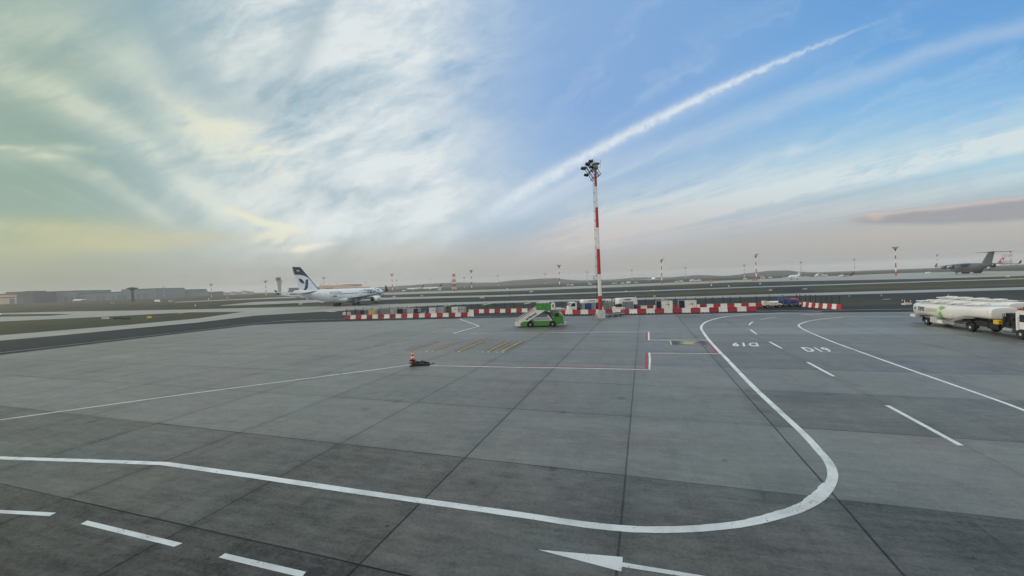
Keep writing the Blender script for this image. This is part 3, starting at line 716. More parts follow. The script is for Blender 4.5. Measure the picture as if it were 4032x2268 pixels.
hills([(-60, 1192), (200, 1178), (500, 1170), (700, 1165), (860, 1160), (950, 1154), (1040, 1152), (1120, 1152), (1280, 1143)], 2700, M_hill, 8)

# ------------------------------------------------------------------ buildings
M_metalwall = mat('ribbed_grey_cladding', rgb(112, 126, 132), .55, .1, var=.12, scale=.08)
M_metaldark = mat('dark_grey_cladding', rgb(76, 86, 90), .55, .1, var=.12, scale=.08)
M_roofband = mat('dark_roof_fascia', rgb(62, 70, 74), .6, var=.1, scale=.1)
M_creamwall = mat('cream_wall', rgb(196, 178, 150), .7, var=.1, scale=.1)
M_peach = mat('peach_render', rgb(214, 176, 146), .7, var=.08, scale=.06)
M_maroon = mat('brown_roof', rgb(104, 90, 84), .7, var=.1, scale=.1)
M_door = mat('hangar_door', rgb(94, 104, 110), .5, .1, var=.1, scale=.2)
M_towerc = mat('tower_concrete', rgb(150, 158, 160), .6, var=.06, scale=.1)
def frame_at(pxl, pxr, pyb, D, rotadd=0.0):
    """world centre, width and heading of a building front between two photo columns at distance D"""
    a, b = at(pxl, pyb, D), at(pxr, pyb, D); return (a + b) / 2, (b - a).length
def hangar(label, pxl, pxr, pyt, pyb, D, depth, mw, mr, bays=6, fascia=.13, band_=None, group=None, roofbox=None):
    c, wd = frame_at(pxl, pxr, pyb, D); top = at((pxl + pxr) / 2, pyt, D).z; z0 = far_rise(c.x, c.y + 5) - .5; h = top - z0
    t = thing('hangar', label, 'building', (c.x, c.y, z0), 0, group)
    mb = MB(); mb.box((0, depth / 2, h * (1 - fascia) / 2), (wd, depth, h * (1 - fascia)))
    for k in range(1, bays * 2): mb.box((-wd / 2 + wd * k / (bays * 2), -.15, h * (1 - fascia) / 2), (.35, .3, h * (1 - fascia) - .2))
    obj('wall', mb, mw, t, 0)
    mb = MB(); mb.box((0, depth / 2, h * (1 - fascia / 2)), (wd + 1.2, depth + 1.2, h * fascia)); r_ = obj('roof', mb, mr, t, 0)
    if roofbox:
        mb = MB(); mb.box((wd * (roofbox[0] - .5), depth / 2, h + roofbox[2] / 2), (wd * roofbox[1], depth * .5, roofbox[2])); obj('roof_housing', mb, mr, r_, 0)
    for k in range(bays):
        if (k * 7 + bays) % 3 == 0: continue
        bw = wd / bays; mb = MB(); mb.box((-wd / 2 + bw * (k + .5), -.22, h * .25), (bw * .62, .3, h * .48)); obj('bay_door', mb, M_door, t, 0)
    if band_:
        mb = MB(); mb.box((0, -.35, h * band_), (wd * .94, .4, h * .09)); obj('window_band', mb, M_glass, t, 0)
    return t
G_ = 'cargo halls on the far side of the field'
hangar('cream terminal hall with dark window band beyond the windowless grey block', -60, 64, 1157, 1195, 1000, 70, M_creamwall, M_maroon, 4, .12, .62, G_, (.55, .3, 4.5))
hangar('dark windowless grey block between the cream hall and the long grey cargo hall', 67, 129, 1150, 1191, 950, 60, M_metaldark, M_roofband, 2, .05, None, G_, (.25, .5, 2.5))
hangar('small dark annex in the gap beside the windowless grey block', 129, 157, 1160, 1188, 985, 40, M_metaldark, M_roofband, 2, .1, None, G_)
hangar('long grey cargo hall with dark roof edge and an airliner parked in front', 155, 296, 1146.5, 1188, 1000, 90, M_metalwall, M_roofband, 6, .10, None, G_)
hangar('lower long grey hall with evenly spaced bays between two taller halls', 297, 478, 1151, 1187, 1010, 80, M_metalwall, M_roofband, 9, .10, None, G_)
hangar('tallest grey cargo hall rising directly behind the dark stubby floodlight tower', 480, 613, 1137.5, 1185, 1000, 90, M_metalwall, M_roofband, 5, .06, None, G_)
hangar('grey hall of middling height on the far side of the tallest hall', 614, 720, 1141.5, 1172, 1150, 90, M_metalwall, M_roofband, 6, .10, None, G_)
hangar('narrow grey end block stepping down from the row of cargo halls', 721, 757, 1146, 1170, 1160, 60, M_metalwall, M_roofband, 2, .06, None, G_)
hangar('low dark shed standing alone past the end of the cargo halls', 758, 831, 1150, 1167, 1400, 60, M_metaldark, M_roofband, 4, .35, None, G_)
# low town beyond
rt_ = random.Random(4)
for i, (px, w_, h_) in enumerate(((850, 16, 5), (872, 12, 7), (893, 14, 6), (915, 20, 8), (937, 12, 6), (960, 18, 9), (982, 14, 6))):
    base = at(px, 1164 - (px - 850) * .035, 1700); t = thing('house', ('pale low block in the distance, number %d from the grey shed' % (i + 1)) if False else 'small pale block of the distant low town beyond the grey shed', 'building', (base.x, 1700, 2), 0, 'distant low town')
    mb = MB(); mb.box((0, 10, h_ * .6), (w_ * 1.25, 18, h_ * 1.2 + 6)); obj('wall', mb, M_creamwall if i % 2 else M_towerc, t, 0)
    mb = MB(); mb.prism([(-w_ * .68, h_ * 1.2 + 3), (0, h_ * 1.2 + 6.5), (w_ * .68, h_ * 1.2 + 3)], 0, 20); obj('roof', mb, M_maroon, t, 0)
# peach building behind the airliner
def slab_building(label, name, pl, pr, pyt, D, depth, m, mr, extra=None):
    c, wd = frame_at(pl, pr, 1150, D); top = at((pl + pr) / 2, pyt, D).z; z0 = far_rise(c.x, D) - .5; h = top - z0
    t = thing(name, label, 'building', (c.x, D, z0)); return t, wd, h
t, wd, h = slab_building('long peach coloured terminal with a sloping roof behind the white airliner', 'terminal_building', 1258, 1431, 1121, 1500, 80, M_peach, M_roofband)
mb = MB(); mb.prism([(-wd / 2, 0), (wd / 2, 0), (wd / 2, h * .55), (wd * .0, h * .97), (-wd / 2, h)], 0, 80); obj('wall', mb, M_peach, t, 0)
mb = MB(); mb.box((-wd * .30, -.5, h * .55), (wd * .22, .6, h * .10)); obj('window_band', mb, M_glass, t, 0)
mb = MB(); mb.box((-wd * .05, -.5, h * .2), (wd * .36, .6, h * .13)); obj('window_band', mb, M_glass, t, 0)
mb = MB(); mb.prism([(-wd * .06, h * .86), (wd * .27, h * .62), (wd * .27, h * .98), (-wd * .0, h * 1.05)], 20, 90); obj('roof', mb, M_roofband, t, 0)
mb = MB(); mb.box((-wd * .52, 20, h * .4), (wd * .06, 40, h * .8)); obj('stair_tower', mb, M_towerc, t, 0)
t, wd, h = slab_building('dull brown flat roofed terminal wing left of the airliner tail', 'terminal_wing', 1132, 1180, 1133.5, 1300, 60, M_maroon, M_roofband)
mb = MB(); mb.prism([(-wd / 2, 0), (wd / 2, 0), (wd / 2, h * .9), (-wd * .35, h * .9)], 0, 60); obj('wall', mb, M_maroon, t, 0)
mb = MB(); mb.box((.02 * wd, 30, h * .95), (wd * .9, 64, h * .1)); obj('roof', mb, M_roofband, t, 0)
mb = MB(); mb.box((0, -.5, h * .5), (wd * .8, .6, h * .12)); obj('window_band', mb, M_glass, t, 0)
t, wd, h = slab_building('low grey sheds in the haze beyond the nose of the white airliner', 'shed', 1432, 1520, 1133, 1900, 60, M_towerc, M_roofband)
mb = MB(); mb.box((0, 30, h * .42), (wd, 60, h * .84)); obj('wall', mb, M_towerc, t, 0)
mb = MB(); mb.prism([(-wd / 2 - 1, h * .84), (wd / 2 + 1, h * .84), (wd * .3, h), (-wd * .3, h)], -1, 61); obj('roof', mb, M_roofband, t, 0)
# control tower
D = 1250; b = at(1101, 1150, D); tz = at(1099, 1092, D).z; t = thing('control_tower', 'flared pale airport control tower in the haze left of the airliner tail', 'control tower', (b.x, D, 0))
H_ = tz; mb = MB(); mb.lathe([(5.2, 0), (4.9, H_ * .25), (5.2, H_ * .45), (6.4, H_ * .68), (8.3, H_ * .80), (8.6, H_ * .82)], (0, 0, 0), 24); obj('shaft', mb, M_towerc, t)
mb = MB(); mb.lathe([(6.0, H_ * .82), (6.6, H_ * .84), (7.6, H_ * .955)], (-2.4, 0, 0), 20); obj('cab', mb, M_metaldark, t)
mb = MB(); mb.lathe([(7.8, H_ * .957), (7.6, H_ * .985), (3.0, H_)], (-2.4, 0, 0), 20); obj('roof', mb, M_roofband, t)
# dark tower in front of the halls
D = 640; b = at(523, 1188, D); z0 = 0; tz = at(522, 1131, D).z; t = thing('lighting_tower', 'thick dark floodlight tower with a wide flat head before the grey halls', 'light mast', (b.x, D, z0))
mb = MB(); mb.cyl((0, 0, 0), (0, 0, tz - 2), 2.3, 1.9, 14); obj('pole', mb, M_roofband, t)
mb = MB(); mb.lathe([(1.9, tz - 4.5), (4.0, tz - 3.0), (7.4, tz - 2.2), (7.4, tz - 1.2), (3.4, tz - .4), (3.2, tz)], (0, 0, 0), 18); obj('head', mb, M_dsteel, t)

# ------------------------------------------------------------------ floodlight masts
MH = 28.9
def band_pole(mb, r0, r1, H, bands, n=14):
    zs = bands + [H]
    for k in range(len(bands)):
        a, b_ = zs[k], zs[k + 1]; mb.mat(k % 2); mb.cyl((0, 0, a), (0, 0, b_), r0 + (r1 - r0) * a / H, r0 + (r1 - r0) * b_ / H, n, cap=(k in (0, len(bands) - 1)))
def far_mast(name, label, loc, rz, side=False):
    t = thing(name, label, 'light mast', loc, rz, 'striped floodlight masts around the far aprons')
    mb = MB(); band_pole(mb, .62, .36, 26.5, [0, 4.2, 8.2, 12.8, 16.7, 20.4, 24.2]); obj('pole', mb, [M_mred, M_mwhite], t)
    mb = MB(); mb.lathe([(.4, 25.2), (.9, 26.4), (1.5, 27.2), (.8, 27.4)], (0, 0, 0), 12)
    if side:
        mb.bar((0, 0, 26.2), (2.6, 0, 28.6), .22); mb.bar((-.6, 0, 28.4), (3.2, 0, 28.7), .5, .4)
    else:
        for k in range(6):
            a = math.pi * k / 3; mb.bar((.3 * math.cos(a), .3 * math.sin(a), 26), (2.5 * math.cos(a), 2.0 * math.sin(a), 28.5), .2)
        mb.lathe([(2.3, 28.3), (2.6, 28.4), (2.6, 28.6), (1.2, 28.7)], (0, 0, 0), 14)
    obj('head_frame', mb, M_dsteel, t)
    n = 3 if side else 8
    for k in range(n):
        mb = MB()
        if side: mb.box((-.2 + 1.5 * k, 0, 28.75), (.95, .9, .34))
        else:
            a = 2 * math.pi * k / n; mb.box((2.6 * math.cos(a), 2.2 * math.sin(a), 28.62), (.95, .85, .36), Matrix.Rotation(a, 3, 'Z'))
        obj('floodlight', mb, M_dsteel, t)
    return t
ML = [  # px top, py top, px base, py base, one-sided head, label
 (831, 1117.6, 834, 1180.5, 0, 'striped floodlight mast just past the low dark shed of the cargo halls'),
 (646, 1128, 646.5, 1172, 0, 'distant floodlight mast with its foot hidden by the white box van'),
 (1047, 1105, 1048.5, 1172.7, 0, 'striped floodlight mast between the grey halls and the control tower'),
 (1276.6, 1092, 1277.5, 1150, 0, 'floodlight mast rising over the peach terminal right beside the airliner tail'),
 (1266, 1118, 1266, 1150, 0, 'tiny distant floodlight mast over the left end of the peach terminal'),
 (1298, 1117, 1298, 1150, 0, 'tiny distant floodlight mast over the middle of the peach terminal roof'),
 (1328, 1115.5, 1328, 1150, 0, 'tiny distant floodlight mast over the right part of the peach terminal'),
 (1442, 1109, 1442.5, 1146, 0, 'distant floodlight mast above the forward fuselage of the white airliner'),
 (1541, 1078.5, 1546, 1153, 0, 'tall striped floodlight mast next to the raised wingtip of the white airliner'),
 (1563, 1103, 1563.7, 1141.7, 0, 'smaller floodlight mast close behind the tall one at the airliner wingtip'),
 (1692, 1097, 1694, 1132, 0, 'floodlight mast behind the two small parked airliners with dark tails'),
 (1828.5, 1091, 1829.5, 1138, 0, 'floodlight mast between the red lattice tower and a taller striped mast'),
 (1856, 1063.5, 1858, 1145.6, 0, 'tall striped floodlight mast standing right of the red lattice tower'),
 (1959.6, 1083.5, 1962.7, 1132, 1, 'one-sided floodlight mast before the low wooded hill'),
 (2146, 1077, 2147.7, 1126, 0, 'floodlight mast in front of the bare crest of the wooded hill'),
 (2200, 1043.3, 2204, 1132.8, 0, 'tall striped floodlight mast above the green stair truck'),
 (2311, 1069.5, 2312.6, 1116.5, 0, 'floodlight mast just left of the big near mast'),
 (2488, 1062, 2489, 1109.5, 0, 'floodlight mast left of the airliner seen head on'),
 (2601, 1021, 2607, 1118, 1, 'tall one-sided floodlight mast before the wing of the airliner seen head on'),
 (2699.7, 1052.4, 2700.5, 1101.7, 0, 'floodlight mast right of the airliner seen head on'),
 (2931, 1041.6, 2932, 1099, 0, 'floodlight mast at the left foot of the dark round hill'),
 (2980, 1001, 2978.6, 1105, 1, 'tall one-sided striped floodlight mast left of the white business jet'),
 (3154, 1030.7, 3155, 1082, 0, 'floodlight mast directly behind the tail of the white business jet'),
 (3364.6, 1020, 3365, 1073.6, 0, 'floodlight mast right of the jet with the dark tail'),
 (3526.7, 972.4, 3528, 1085.7, 0, 'tallest looking striped floodlight mast left of the grey military transport'),
 (3692.8, 1002, 3690.7, 1059.6, 1, 'one-sided floodlight mast over the wing of the grey military transport'),
 (3978.6, 989, 3980, 1042, 0, 'floodlight mast behind the red airliner tail'),
]
protos = {}
for xt, yt, xb, yb, side, lab in ML:
    Y = MH * FPX / (yb - yt)
    b = at(xb, yb, Y); rz = random.uniform(0, 1) if not side else (math.pi * .92 if xt < 2000 else .1)
    loc = (b.x, Y, b.z if abs(b.z) > .3 else 0)
    if side not in protos: protos[side] = far_mast('floodlight_mast', lab, loc, rz, side)
    else: dup(protos[side], loc, rz, lab)
# red and white lattice tower
Y = 560; b = at(1789.5, 1149.5, Y); tz = at(1791, 1079.6, Y).z - b.z; t = thing('lattice_tower', 'red and white lattice tower with platforms between the small airliners and a mast', 'lattice tower', (b.x, Y, b.z))
mb = MB(); nb = 7
for k in range(nb):
    a, b_ = tz * k / nb, tz * (k + 1) / nb; mb.mat(k % 2); wA = 2.4 if a < tz * .55 else 1.5
    for sx, sy in ((-1, -1), (1, -1), (1, 1), (-1, 1)): mb.bar((sx * wA, sy * wA, a), (sx * wA, sy * wA, b_), .45)
    for sx, sy, tx, ty in ((-1, -1, 1, -1), (1, -1, 1, 1), (1, 1, -1, 1), (-1, 1, -1, -1)):
        mb.bar((sx * wA, sy * wA, a), (tx * wA, ty * wA, b_), .26); mb.bar((tx * wA, ty * wA, a), (sx * wA, sy * wA, b_), .26); mb.bar((sx * wA, sy * wA, b_), (tx * wA, ty * wA, b_), .26)
obj('lattice', mb, [M_mred, M_mwhite], t, 0)
for zz in (.42, .58, .97):
    mb = MB(); mb.box((-.8 if zz < .9 else 0, 0, tz * zz), (6.4 if zz < .9 else 3.6, 4.6, .5))
    for sx in (-1, 1): mb.box((sx * (3.2 if zz < .9 else 1.8) - (.8 if zz < .9 else 0), 0, tz * zz + .8), (.2, 4.6, 1.4))
    obj('platform', mb, M_mred, t, 0)
Y = 900; b = at(2339, 1101, Y); t = thing('lattice_tower', 'thin pale lattice antenna tower left of the big near mast', 'lattice tower', (b.x, Y, b.z)); mb = MB()
for sx in (-1, 1):
    for sy in (-1, 1): mb.bar((sx * 1.6, sy * 1.6, -4), (sx * 1.2, sy * 1.2, 8), .4)
for k in range(5): mb.bar((-1.6, -1.6, k * 2.2 - 3), (1.6, -1.6, k * 2.2 - 1), .3); mb.bar((1.6, -1.6, k * 2.2 - 3), (-1.6, -1.6, k * 2.2 - 1), .3)
obj('lattice', mb, M_towerc, t, 0); mb = MB(); mb.box((0, 0, 8.4), (4.4, 4.4, .8)); obj('platform', mb, M_towerc, t, 0)

# ------------------------------------------------------------------ the near floodlight mast
mb_ = gp(2368, 1257); t = thing('floodlight_mast', 'huge red and white floodlight mast in the middle, rising behind the grey cabinet', 'light mast', (mb_.x, mb_.y + .55, 0))
t.scale = (1.043,) * 3
S_ = mb_.y / FPX                                  # metres per photo pixel here
mb = MB(); band_pole(mb, .36, .205, 27.8, [0, 4.25, 8.2, 12.8, 16.7, 20.4, 24.2], 24); mb.mat(0); mb.cyl((0, 0, 0), (0, 0, .10), .75, .75, 20); obj('pole', mb, [M_mred, M_mwhite], t)
mb = MB()
for x_ in (-.44, -.66): mb.tube([(x_, -.10, 2.2), (x_ + .15, -.10, 26.0)], .020)
zz = 2.4
while zz < 26: k_ = .15 * (zz - 2.2) / 23.8; mb.cyl((-.66 + k_, -.10, zz), (-.44 + k_, -.10, zz), .011, n=5); zz += .34
zz = 3.0
while zz < 26: k_ = .15 * (zz - 2.2) / 23.8; mb.bar((-.67 + k_, -.10, zz), (-.2, 0, zz), .07, .09); zz += 1.67
obj('ladder', mb, M_dsteel, t)
HZ = 28.5
def hp(x, y): return ((x - 492) * .00957, HZ - (y - 290) * .00957)
mb = MB()
def fr(a, b_, yy, wd=.09): (xa, za), (xb, zb) = hp(*a), hp(*b_); mb.bar((xa, yy, za), (xb, yy, zb), wd)
for yy in (-.55, .55):
    fr((310, 395), (440, 625), yy); fr((338, 350), (470, 560), yy); fr((330, 500), (515, 365), yy)
    fr((505, 395), (580, 515), yy); fr((495, 480), (530, 550), yy); fr((530, 550), (582, 515), yy)
    fr((425, 235), (452, 292), yy); fr((395, 610), (470, 560), yy, .07); fr((330, 320), (420, 330), yy, .07)
for a in ((310, 395), (440, 625), (338, 350), (470, 560), (330, 500), (515, 365), (580, 515), (530, 550), (425, 235), (400, 430), (375, 505)):
    x_, z_ = hp(*a); mb.bar((x_, -.62, z_), (x_, .62, z_), .08)
obj('head_frame', mb, M_dsteel, t, 0)
mb = MB(); mb.lathe([(.25, 27.3), (.42, 27.5), (.42, 28.1), (.72, 28.25), (.74, 28.4), (.4, 28.45)], (.1, 0, 0), 20); mb.box((-.45, -.1, 27.6), (.5, .6, .75)); mb.box((-.55, -.2, 27.1), (.4, .5, .5)); obj('crown_ring', mb, M_steel, t)
for (x_, y_), yy in (((248, 402), -.5), ((282, 366), .45), ((335, 322), -.5), ((370, 290), .4), ((402, 268), -.4), ((410, 380), -.6), ((312, 516), -.1)):
    xx, z_ = hp(x_, y_); mb = MB(); rr = Matrix.Rotation(R(14), 3, 'Y') @ Matrix.Rotation(R(-18), 3, 'X'); mb.box((xx, yy, z_), (.78, .62, .16), rr); mb.box((xx + .25, yy, z_ + .14), (.30, .34, .2), rr)
    f_ = obj('floodlight', mb, M_dsteel, t, 0); mb = MB(); mb.box((xx - .03, yy, z_ - .10), (.62, .5, .03), rr); obj('lens', mb, M_glass, f_, 0)
mb = MB(); mb.cyl((-.05, 0, 28.3), (-.10, 0, 30.1), .03, .012, 6); obj('lightning_rod', mb, M_steel, t)
mb = MB(); mb.cyl((.25, .1, 28.3), (.25, .1, 29.0), .035, n=6); obj('antenna', mb, M_lgrey, t)
mb = MB(); mb.tube([(.2, 0, 27.62), (.85, 0, 27.62), (.98, 0, 27.8), (.98, 0, 28.7)], .035); mb.cyl((.98, 0, 28.7), (.98, 0, 29.05), .06, n=8); obj('antenna', mb, M_lgrey, t)
# cabinet at its foot
a_, b_ = gp(2349, 1260), gp(2379, 1260); wc = 29.3 * S_; t = thing('electrical_cabinet', 'grey two-door electrical cabinet with warning signs at the foot of the big mast', 'cabinet', (mb_.x - .10, mb_.y - .45, 0))
mb = MB(); mb.box((0, 0, .12), (wc * 1.0, .62, .24)); obj('plinth', mb, M_grey, t, 0)
mb = MB(); mb.box((0, 0, .24 + .72), (wc, .58, 1.44)); mb.box((0, 0, 1.71), (wc * 1.04, .66, .06)); obj('body', mb, M_cab, t, 0)
for s_ in (-1, 1):
    mb = MB(); mb.box((s_ * wc * .245, -.30, .97), (wc * .475, .03, 1.34)); d_ = obj('door', mb, M_cab, t, 0)
    mb = MB(); mb.prism([(s_ * wc * .22 - .09, 1.10), (s_ * wc * .22 + .09, 1.10), (s_ * wc * .22, 1.27)], -.325, -.318); obj('warning_sign', mb, M_yellow if s_ < 0 else M_dsteel, d_, 0)
    mb = MB(); mb.box((s_ * .06, -.33, .95), (.03, .04, .18)); obj('handle', mb, M_dsteel, d_, 0)
hg = 'steel hoop guards beside the cabinet'
for (ox, lab) in ((-1.22, 'bent steel hoop guard on the left side of the grey cabinet'), (1.12, 'bent steel hoop guard between the grey cabinet and the flat dolly')):
    mb = MB(); x0 = mb_.x - .1 + ox; y0 = mb_.y - .3
    mb.tube([(-.35, 0, 0), (-.35, 0, .78), (.42, 0, .78), (.42, 0, 0)], .035); mb.tube([(-.35, .5, 0), (-.35, .5, .78), (-.35, 0, .78)], .035); mb.tube([(.42, 0, .78), (.42, .5, .78), (.42, .5, 0)], .035)
    tag(obj('hoop_guard', mb, M_steel, loc=(x0, y0, 0)), lab, 'guard rail', hg)
mb = MB(); mb.box((0, 0, .95), (.34, .26, .5)); mb.cyl((0, 0, 0), (0, 0, .75), .06, n=8); tag(obj('junction_box', mb, M_lgrey, loc=(mb_.x - .98, mb_.y - .2, 0)), 'small grey junction box on a short post at the left edge of the cabinet', 'junction box')

# ------------------------------------------------------------------ the terminal the photograph is taken from
t = thing('unseen_terminal_facade', 'unseen glass and steel terminal front the view is taken from, overhang added for shade', 'building', (0, -.9, 0))
mb = MB(); mb.box((0, -12, 5.6), (150, 22, 11.2)); obj('wall', mb, M_roofband, t, 0)
mb = MB(); mb.box((0, -9.8, 11.9), (154, 29, .8)); obj('roof', mb, M_roofband, t, 0)  # unseen roof, its overhang added to shade the near apron
mb = MB()
for k in range(-18, 19): mb.box((k * 4.1 + 2, -.9, 5.5), (.16, .3, 10.8))
obj('mullions', mb, M_dsteel, t, 0)

# ------------------------------------------------------------------ aircraft
def fus_rings(st, n=28):
    """stations (x, centre z, half width, half height)"""
    out = []
    for x, zc, a, b in st:
        out.append([Vector((x, a * math.cos(2 * math.pi * i / n), zc + b * math.sin(2 * math.pi * i / n))) for i in range(n)])
    return out
def wing_loft(mb, secs, vertical=False):
    """sections (spanwise pos, leading x, trailing x, height, thickness): lens shaped aerofoil"""
    rings = []
    for s_, xl, xt, z, th in secs:
        c = xl - xt; prof = [(0, 0), (.08, .5), (.3, .62), (.6, .42), (1, .04), (1, -.04), (.6, -.3), (.3, -.42), (.08, -.36)]
        ring = []
        if vertical: prof = [(0, 0), (.06, .3), (.3, .5), (.6, .38), (1, .04), (1, -.04), (.6, -.38), (.3, -.5), (.06, -.3)]
        for f_, t_ in prof:
            xx = xl - f_ * c
            ring.append(Vector((xx, t_ * th, s_)) if vertical else Vector((xx, s_, z + t_ * th)))
        rings.append(ring)
    mb.loft(rings); return mb
def engine(mbs, x0, y, z, r, L):
    """nacelle and core as separate builders"""
    n, c = mbs
    n.lathe([(r * .80, L * -.02), (r * .93, 0), (r * 1.0, -L * .10), (r * 1.0, -L * .42), (r * .90, -L * .72), (r * .72, -L * .86), (r * .70, -L * .84), (r * .78, -L * .5), (r * .80, -L * .1)], (x0, y, z), 24, 'x', False)
    c.lathe([(.02, -L * .12), (r * .2, -L * .16), (r * .8, -L * .18), (r * .62, -L * .86), (r * .46, -L * 1.0), (r * .36, -L * .98), (r * .24, -L * 1.06), (.02, -L * 1.14)], (x0, y, z), 20, 'x')
def bogie(mbW, mbR, x, y, r, wd, tr, rows):
    for dx in rows:
        for dy_ in (-tr, tr):
            mbW.wheel((x + dx, y + dy_, r), r, wd, 'y', 18); mbR.rim((x + dx, y + dy_, r), r, wd, 'y', 12)

def airliner(label, loc, rz, s=1.0, body=None, fin=None, finlogo=True, group=None, detail=False, name='airliner', ac_group=None):
    t = thing(name, label, 'airliner', loc, rz, group); t.scale = (s, s, s)
    body = body or M_skin; fin = fin or M_navy
    ZC, RF = 5.15, 2.82
    st = [(29.0, 4.75, .05, .05), (28.8, 4.76, .45, .42), (28.2, 4.80, .98, .95), (27.0, 4.90, 1.62, 1.65), (25.4, 5.0, 2.2, 2.25), (23.2, 5.12, 2.66, 2.68), (21, ZC, RF, RF), (6, ZC, RF, RF), (-8, ZC, RF, RF), (-13, 5.30, 2.78, 2.68), (-18, 5.85, 2.42, 2.18), (-22.5, 6.40, 1.85, 1.68), (-26.5, 6.90, 1.15, 1.18), (-29.2, 7.22, .55, .72), (-29.9, 7.30, .34, .45)]
    mb = MB(); mb.loft(fus_rings(st)); mb.loft(fus_rings([(11, 3.2, .4, .3), (9, 3.0, 2.3, 1.0), (4, 2.9, 3.0, 1.35), (-4, 2.95, 3.0, 1.35), (-8.5, 3.3, 1.8, .9), (-10.5, 3.6, .3, .2)], 20)); f_ = obj('fuselage', mb, body, t, 50)
    for sd_ in (1, -1):
        mb = MB(); wing_loft(mb, [(sd_ * 1.5, 9.5, -2.6, 3.45, 1.5), (sd_ * 2.9, 8.6, -2.7, 3.55, 1.35), (sd_ * 9.6, 3.9, -3.6, 4.15, .85), (sd_ * 20, -3.0, -7.2, 5.15, .45), (sd_ * 28.6, -8.6, -11.0, 6.15, .22)])
        for yy in (6.2, 12.2, 17.2, 22): x_ = -3.0 - max(0, yy - 9.6) * .36; zz_ = 3.55 + .09 * yy * .95; mb.loft(fus_rings([(x_ + 3.6, zz_ - .30, .05, .05), (x_ + 2, zz_ - .42, .24, .38), (x_ - .2, zz_ - .25, .22, .3), (x_ - 1.5, zz_ + .05, .03, .03)], 10)); mb.v[-40:] = [(a, b + sd_ * yy, c_) for a, b, c_ in mb.v[-40:]]
        w_ = obj('wing', mb, M_wing, t, 40)
        mb = MB(); rings = []
        for k, (dy_, zz_, xl, xt) in enumerate(((0, 6.15, -8.6, -11.0), (.45, 6.55, -9.3, -11.3), (1.05, 8.6, -11.3, -12.2))): rings.append([Vector((xl, sd_ * (28.6 + dy_), zz_)), Vector(((xl + xt) / 2, sd_ * (28.6 + dy_) + .08, zz_)), Vector((xt, sd_ * (28.6 + dy_), zz_)), Vector(((xl + xt) / 2, sd_ * (28.6 + dy_) - .08, zz_))])
        mb.loft(rings); obj('winglet', mb, fin, w_, 0)
        na, co = MB(), MB(); engine((na, co), 11.2, sd_ * 9.4, 2.55, 1.52, 5.4); na.prism([(9.6, 3.9), (5.8, 3.6), (1.8, 4.0), (2.2, 4.4), (6.0, 4.35)], sd_ * 9.4 - .18, sd_ * 9.4 + .18)
        e_ = obj('engine', na, body, t, 40); obj('exhaust_core', co, M_dsteel, e_, 40)
        mb = MB(); wing_loft(mb, [(sd_ * .6, -21.8, -27.8, 6.6, .75), (sd_ * 1.6, -22.4, -27.9, 6.7, .65), (sd_ * 9.7, -28.0, -30.3, 7.45, .25)]); obj('tailplane', mb, M_wing, t, 40)
        W_, R_, L_ = MB(), MB(), MB(); bogie(W_, R_, 0, sd_ * 5.34, .70, .5, .68, (-1.0, 1.0)); L_.cyl((0, sd_ * 5.34, .75), (0, sd_ * 4.9, 3.6), .26, .3, 10); L_.bar((-1.1, sd_ * 5.34, .7), (1.1, sd_ * 5.34, .7), .3); L_.bar((0, sd_ * 5.2, 2.2), (0, sd_ * 3.2, 3.2), .18); L_.box((0, sd_ * 5.75, 2.6), (1.5, .08, 1.7))
        g_ = obj('landing_gear', L_, M_alu, t); obj('wheels', W_, M_black, g_); obj('rims', R_, M_lgrey, g_)
    W_, L_ = MB(), MB(); bogie(W_, MB(), 22.3, 0, .52, .4, .36, (0,)); L_.cyl((22.3, 0, .5), (22.3, 0, 3.0), .16, .18, 8); L_.box((22.9, .6, 2.2), (1.6, .06, .9)); L_.box((22.9, -.6, 2.2), (1.6, .06, .9)); g_ = obj('landing_gear', L_, M_alu, t); obj('wheels', W_, M_black, g_)
    # fin: dark tip with a curved lower edge, dark leading edge, white below
    def fx(z): k = (z - 7.4) / (17.3 - 7.4); return (-16.6 + (-26.3 + 16.6) * k, -27.0 + (-30.0 + 27.0) * k)
    mb = MB(); wing_loft(mb, [(6.8, -15.4, -26.9, 0, .95), (8.0, *fx(8.0), 0, .85), (14.2, *fx(14.2), 0, .5), (17.3, *fx(17.3), 0, .34)], True); fn = obj('fin', mb, body if detail else fin, t, 40)
    fy = lambda z: .5 * (.9 - .055 * (z - 7)) + .02
    if detail:
        def plate(nm, poly, m, sd_):
            mb = MB(); n = len(poly); cx = sum(a for a, b in poly) / n; cz = sum(b for a, b in poly) / n
            mb.add([(a, sd_ * (fy(b)), b) for a, b in poly] + [(a, sd_ * (fy(b) - .03), b) for a, b in poly], [tuple(range(n)), tuple(range(2 * n - 1, n - 1, -1))] + [(i, (i + 1) % n, n + (i + 1) % n, n + i) for i in range(n)]); return obj(nm, mb, m, fn, 0)
        for sd_ in (1, -1):
            tip = [(fx(17.31)[0] + .02, 17.31), (fx(17.31)[1] - .02, 17.31), (fx(14.3)[1] - .02, 14.3)]
            for k in range(1, 9): f2 = k / 8; xx = fx(14.3)[1] + f2 * (fx(12.6)[0] - fx(14.3)[1]); tip.append((xx, 14.3 - .05 * f2 - 1.65 * f2 ** 2.6))
            tip += [(fx(z)[0] + .06, z) for z in (12.6, 11, 9.5, 8.2)][0:1]
            plate('dark_tip', tip, M_navy, sd_)
            le_ = [(fx(z)[0] + .08, z) for z in (13.4, 11, 9, 7.9)] + [(fx(z)[0] - .32, z) for z in (7.9, 9, 11, 13.4)]
            plate('dark_leading_edge', le_, M_navy, sd_)
            # bird emblem: swept wing, head and neck, curved body
            ox, oz = fx(11.2)[1] + .75, 8.75
            def em(P_): return [(ox + a * 1.05, oz + b * 1.15) for a, b in P_]
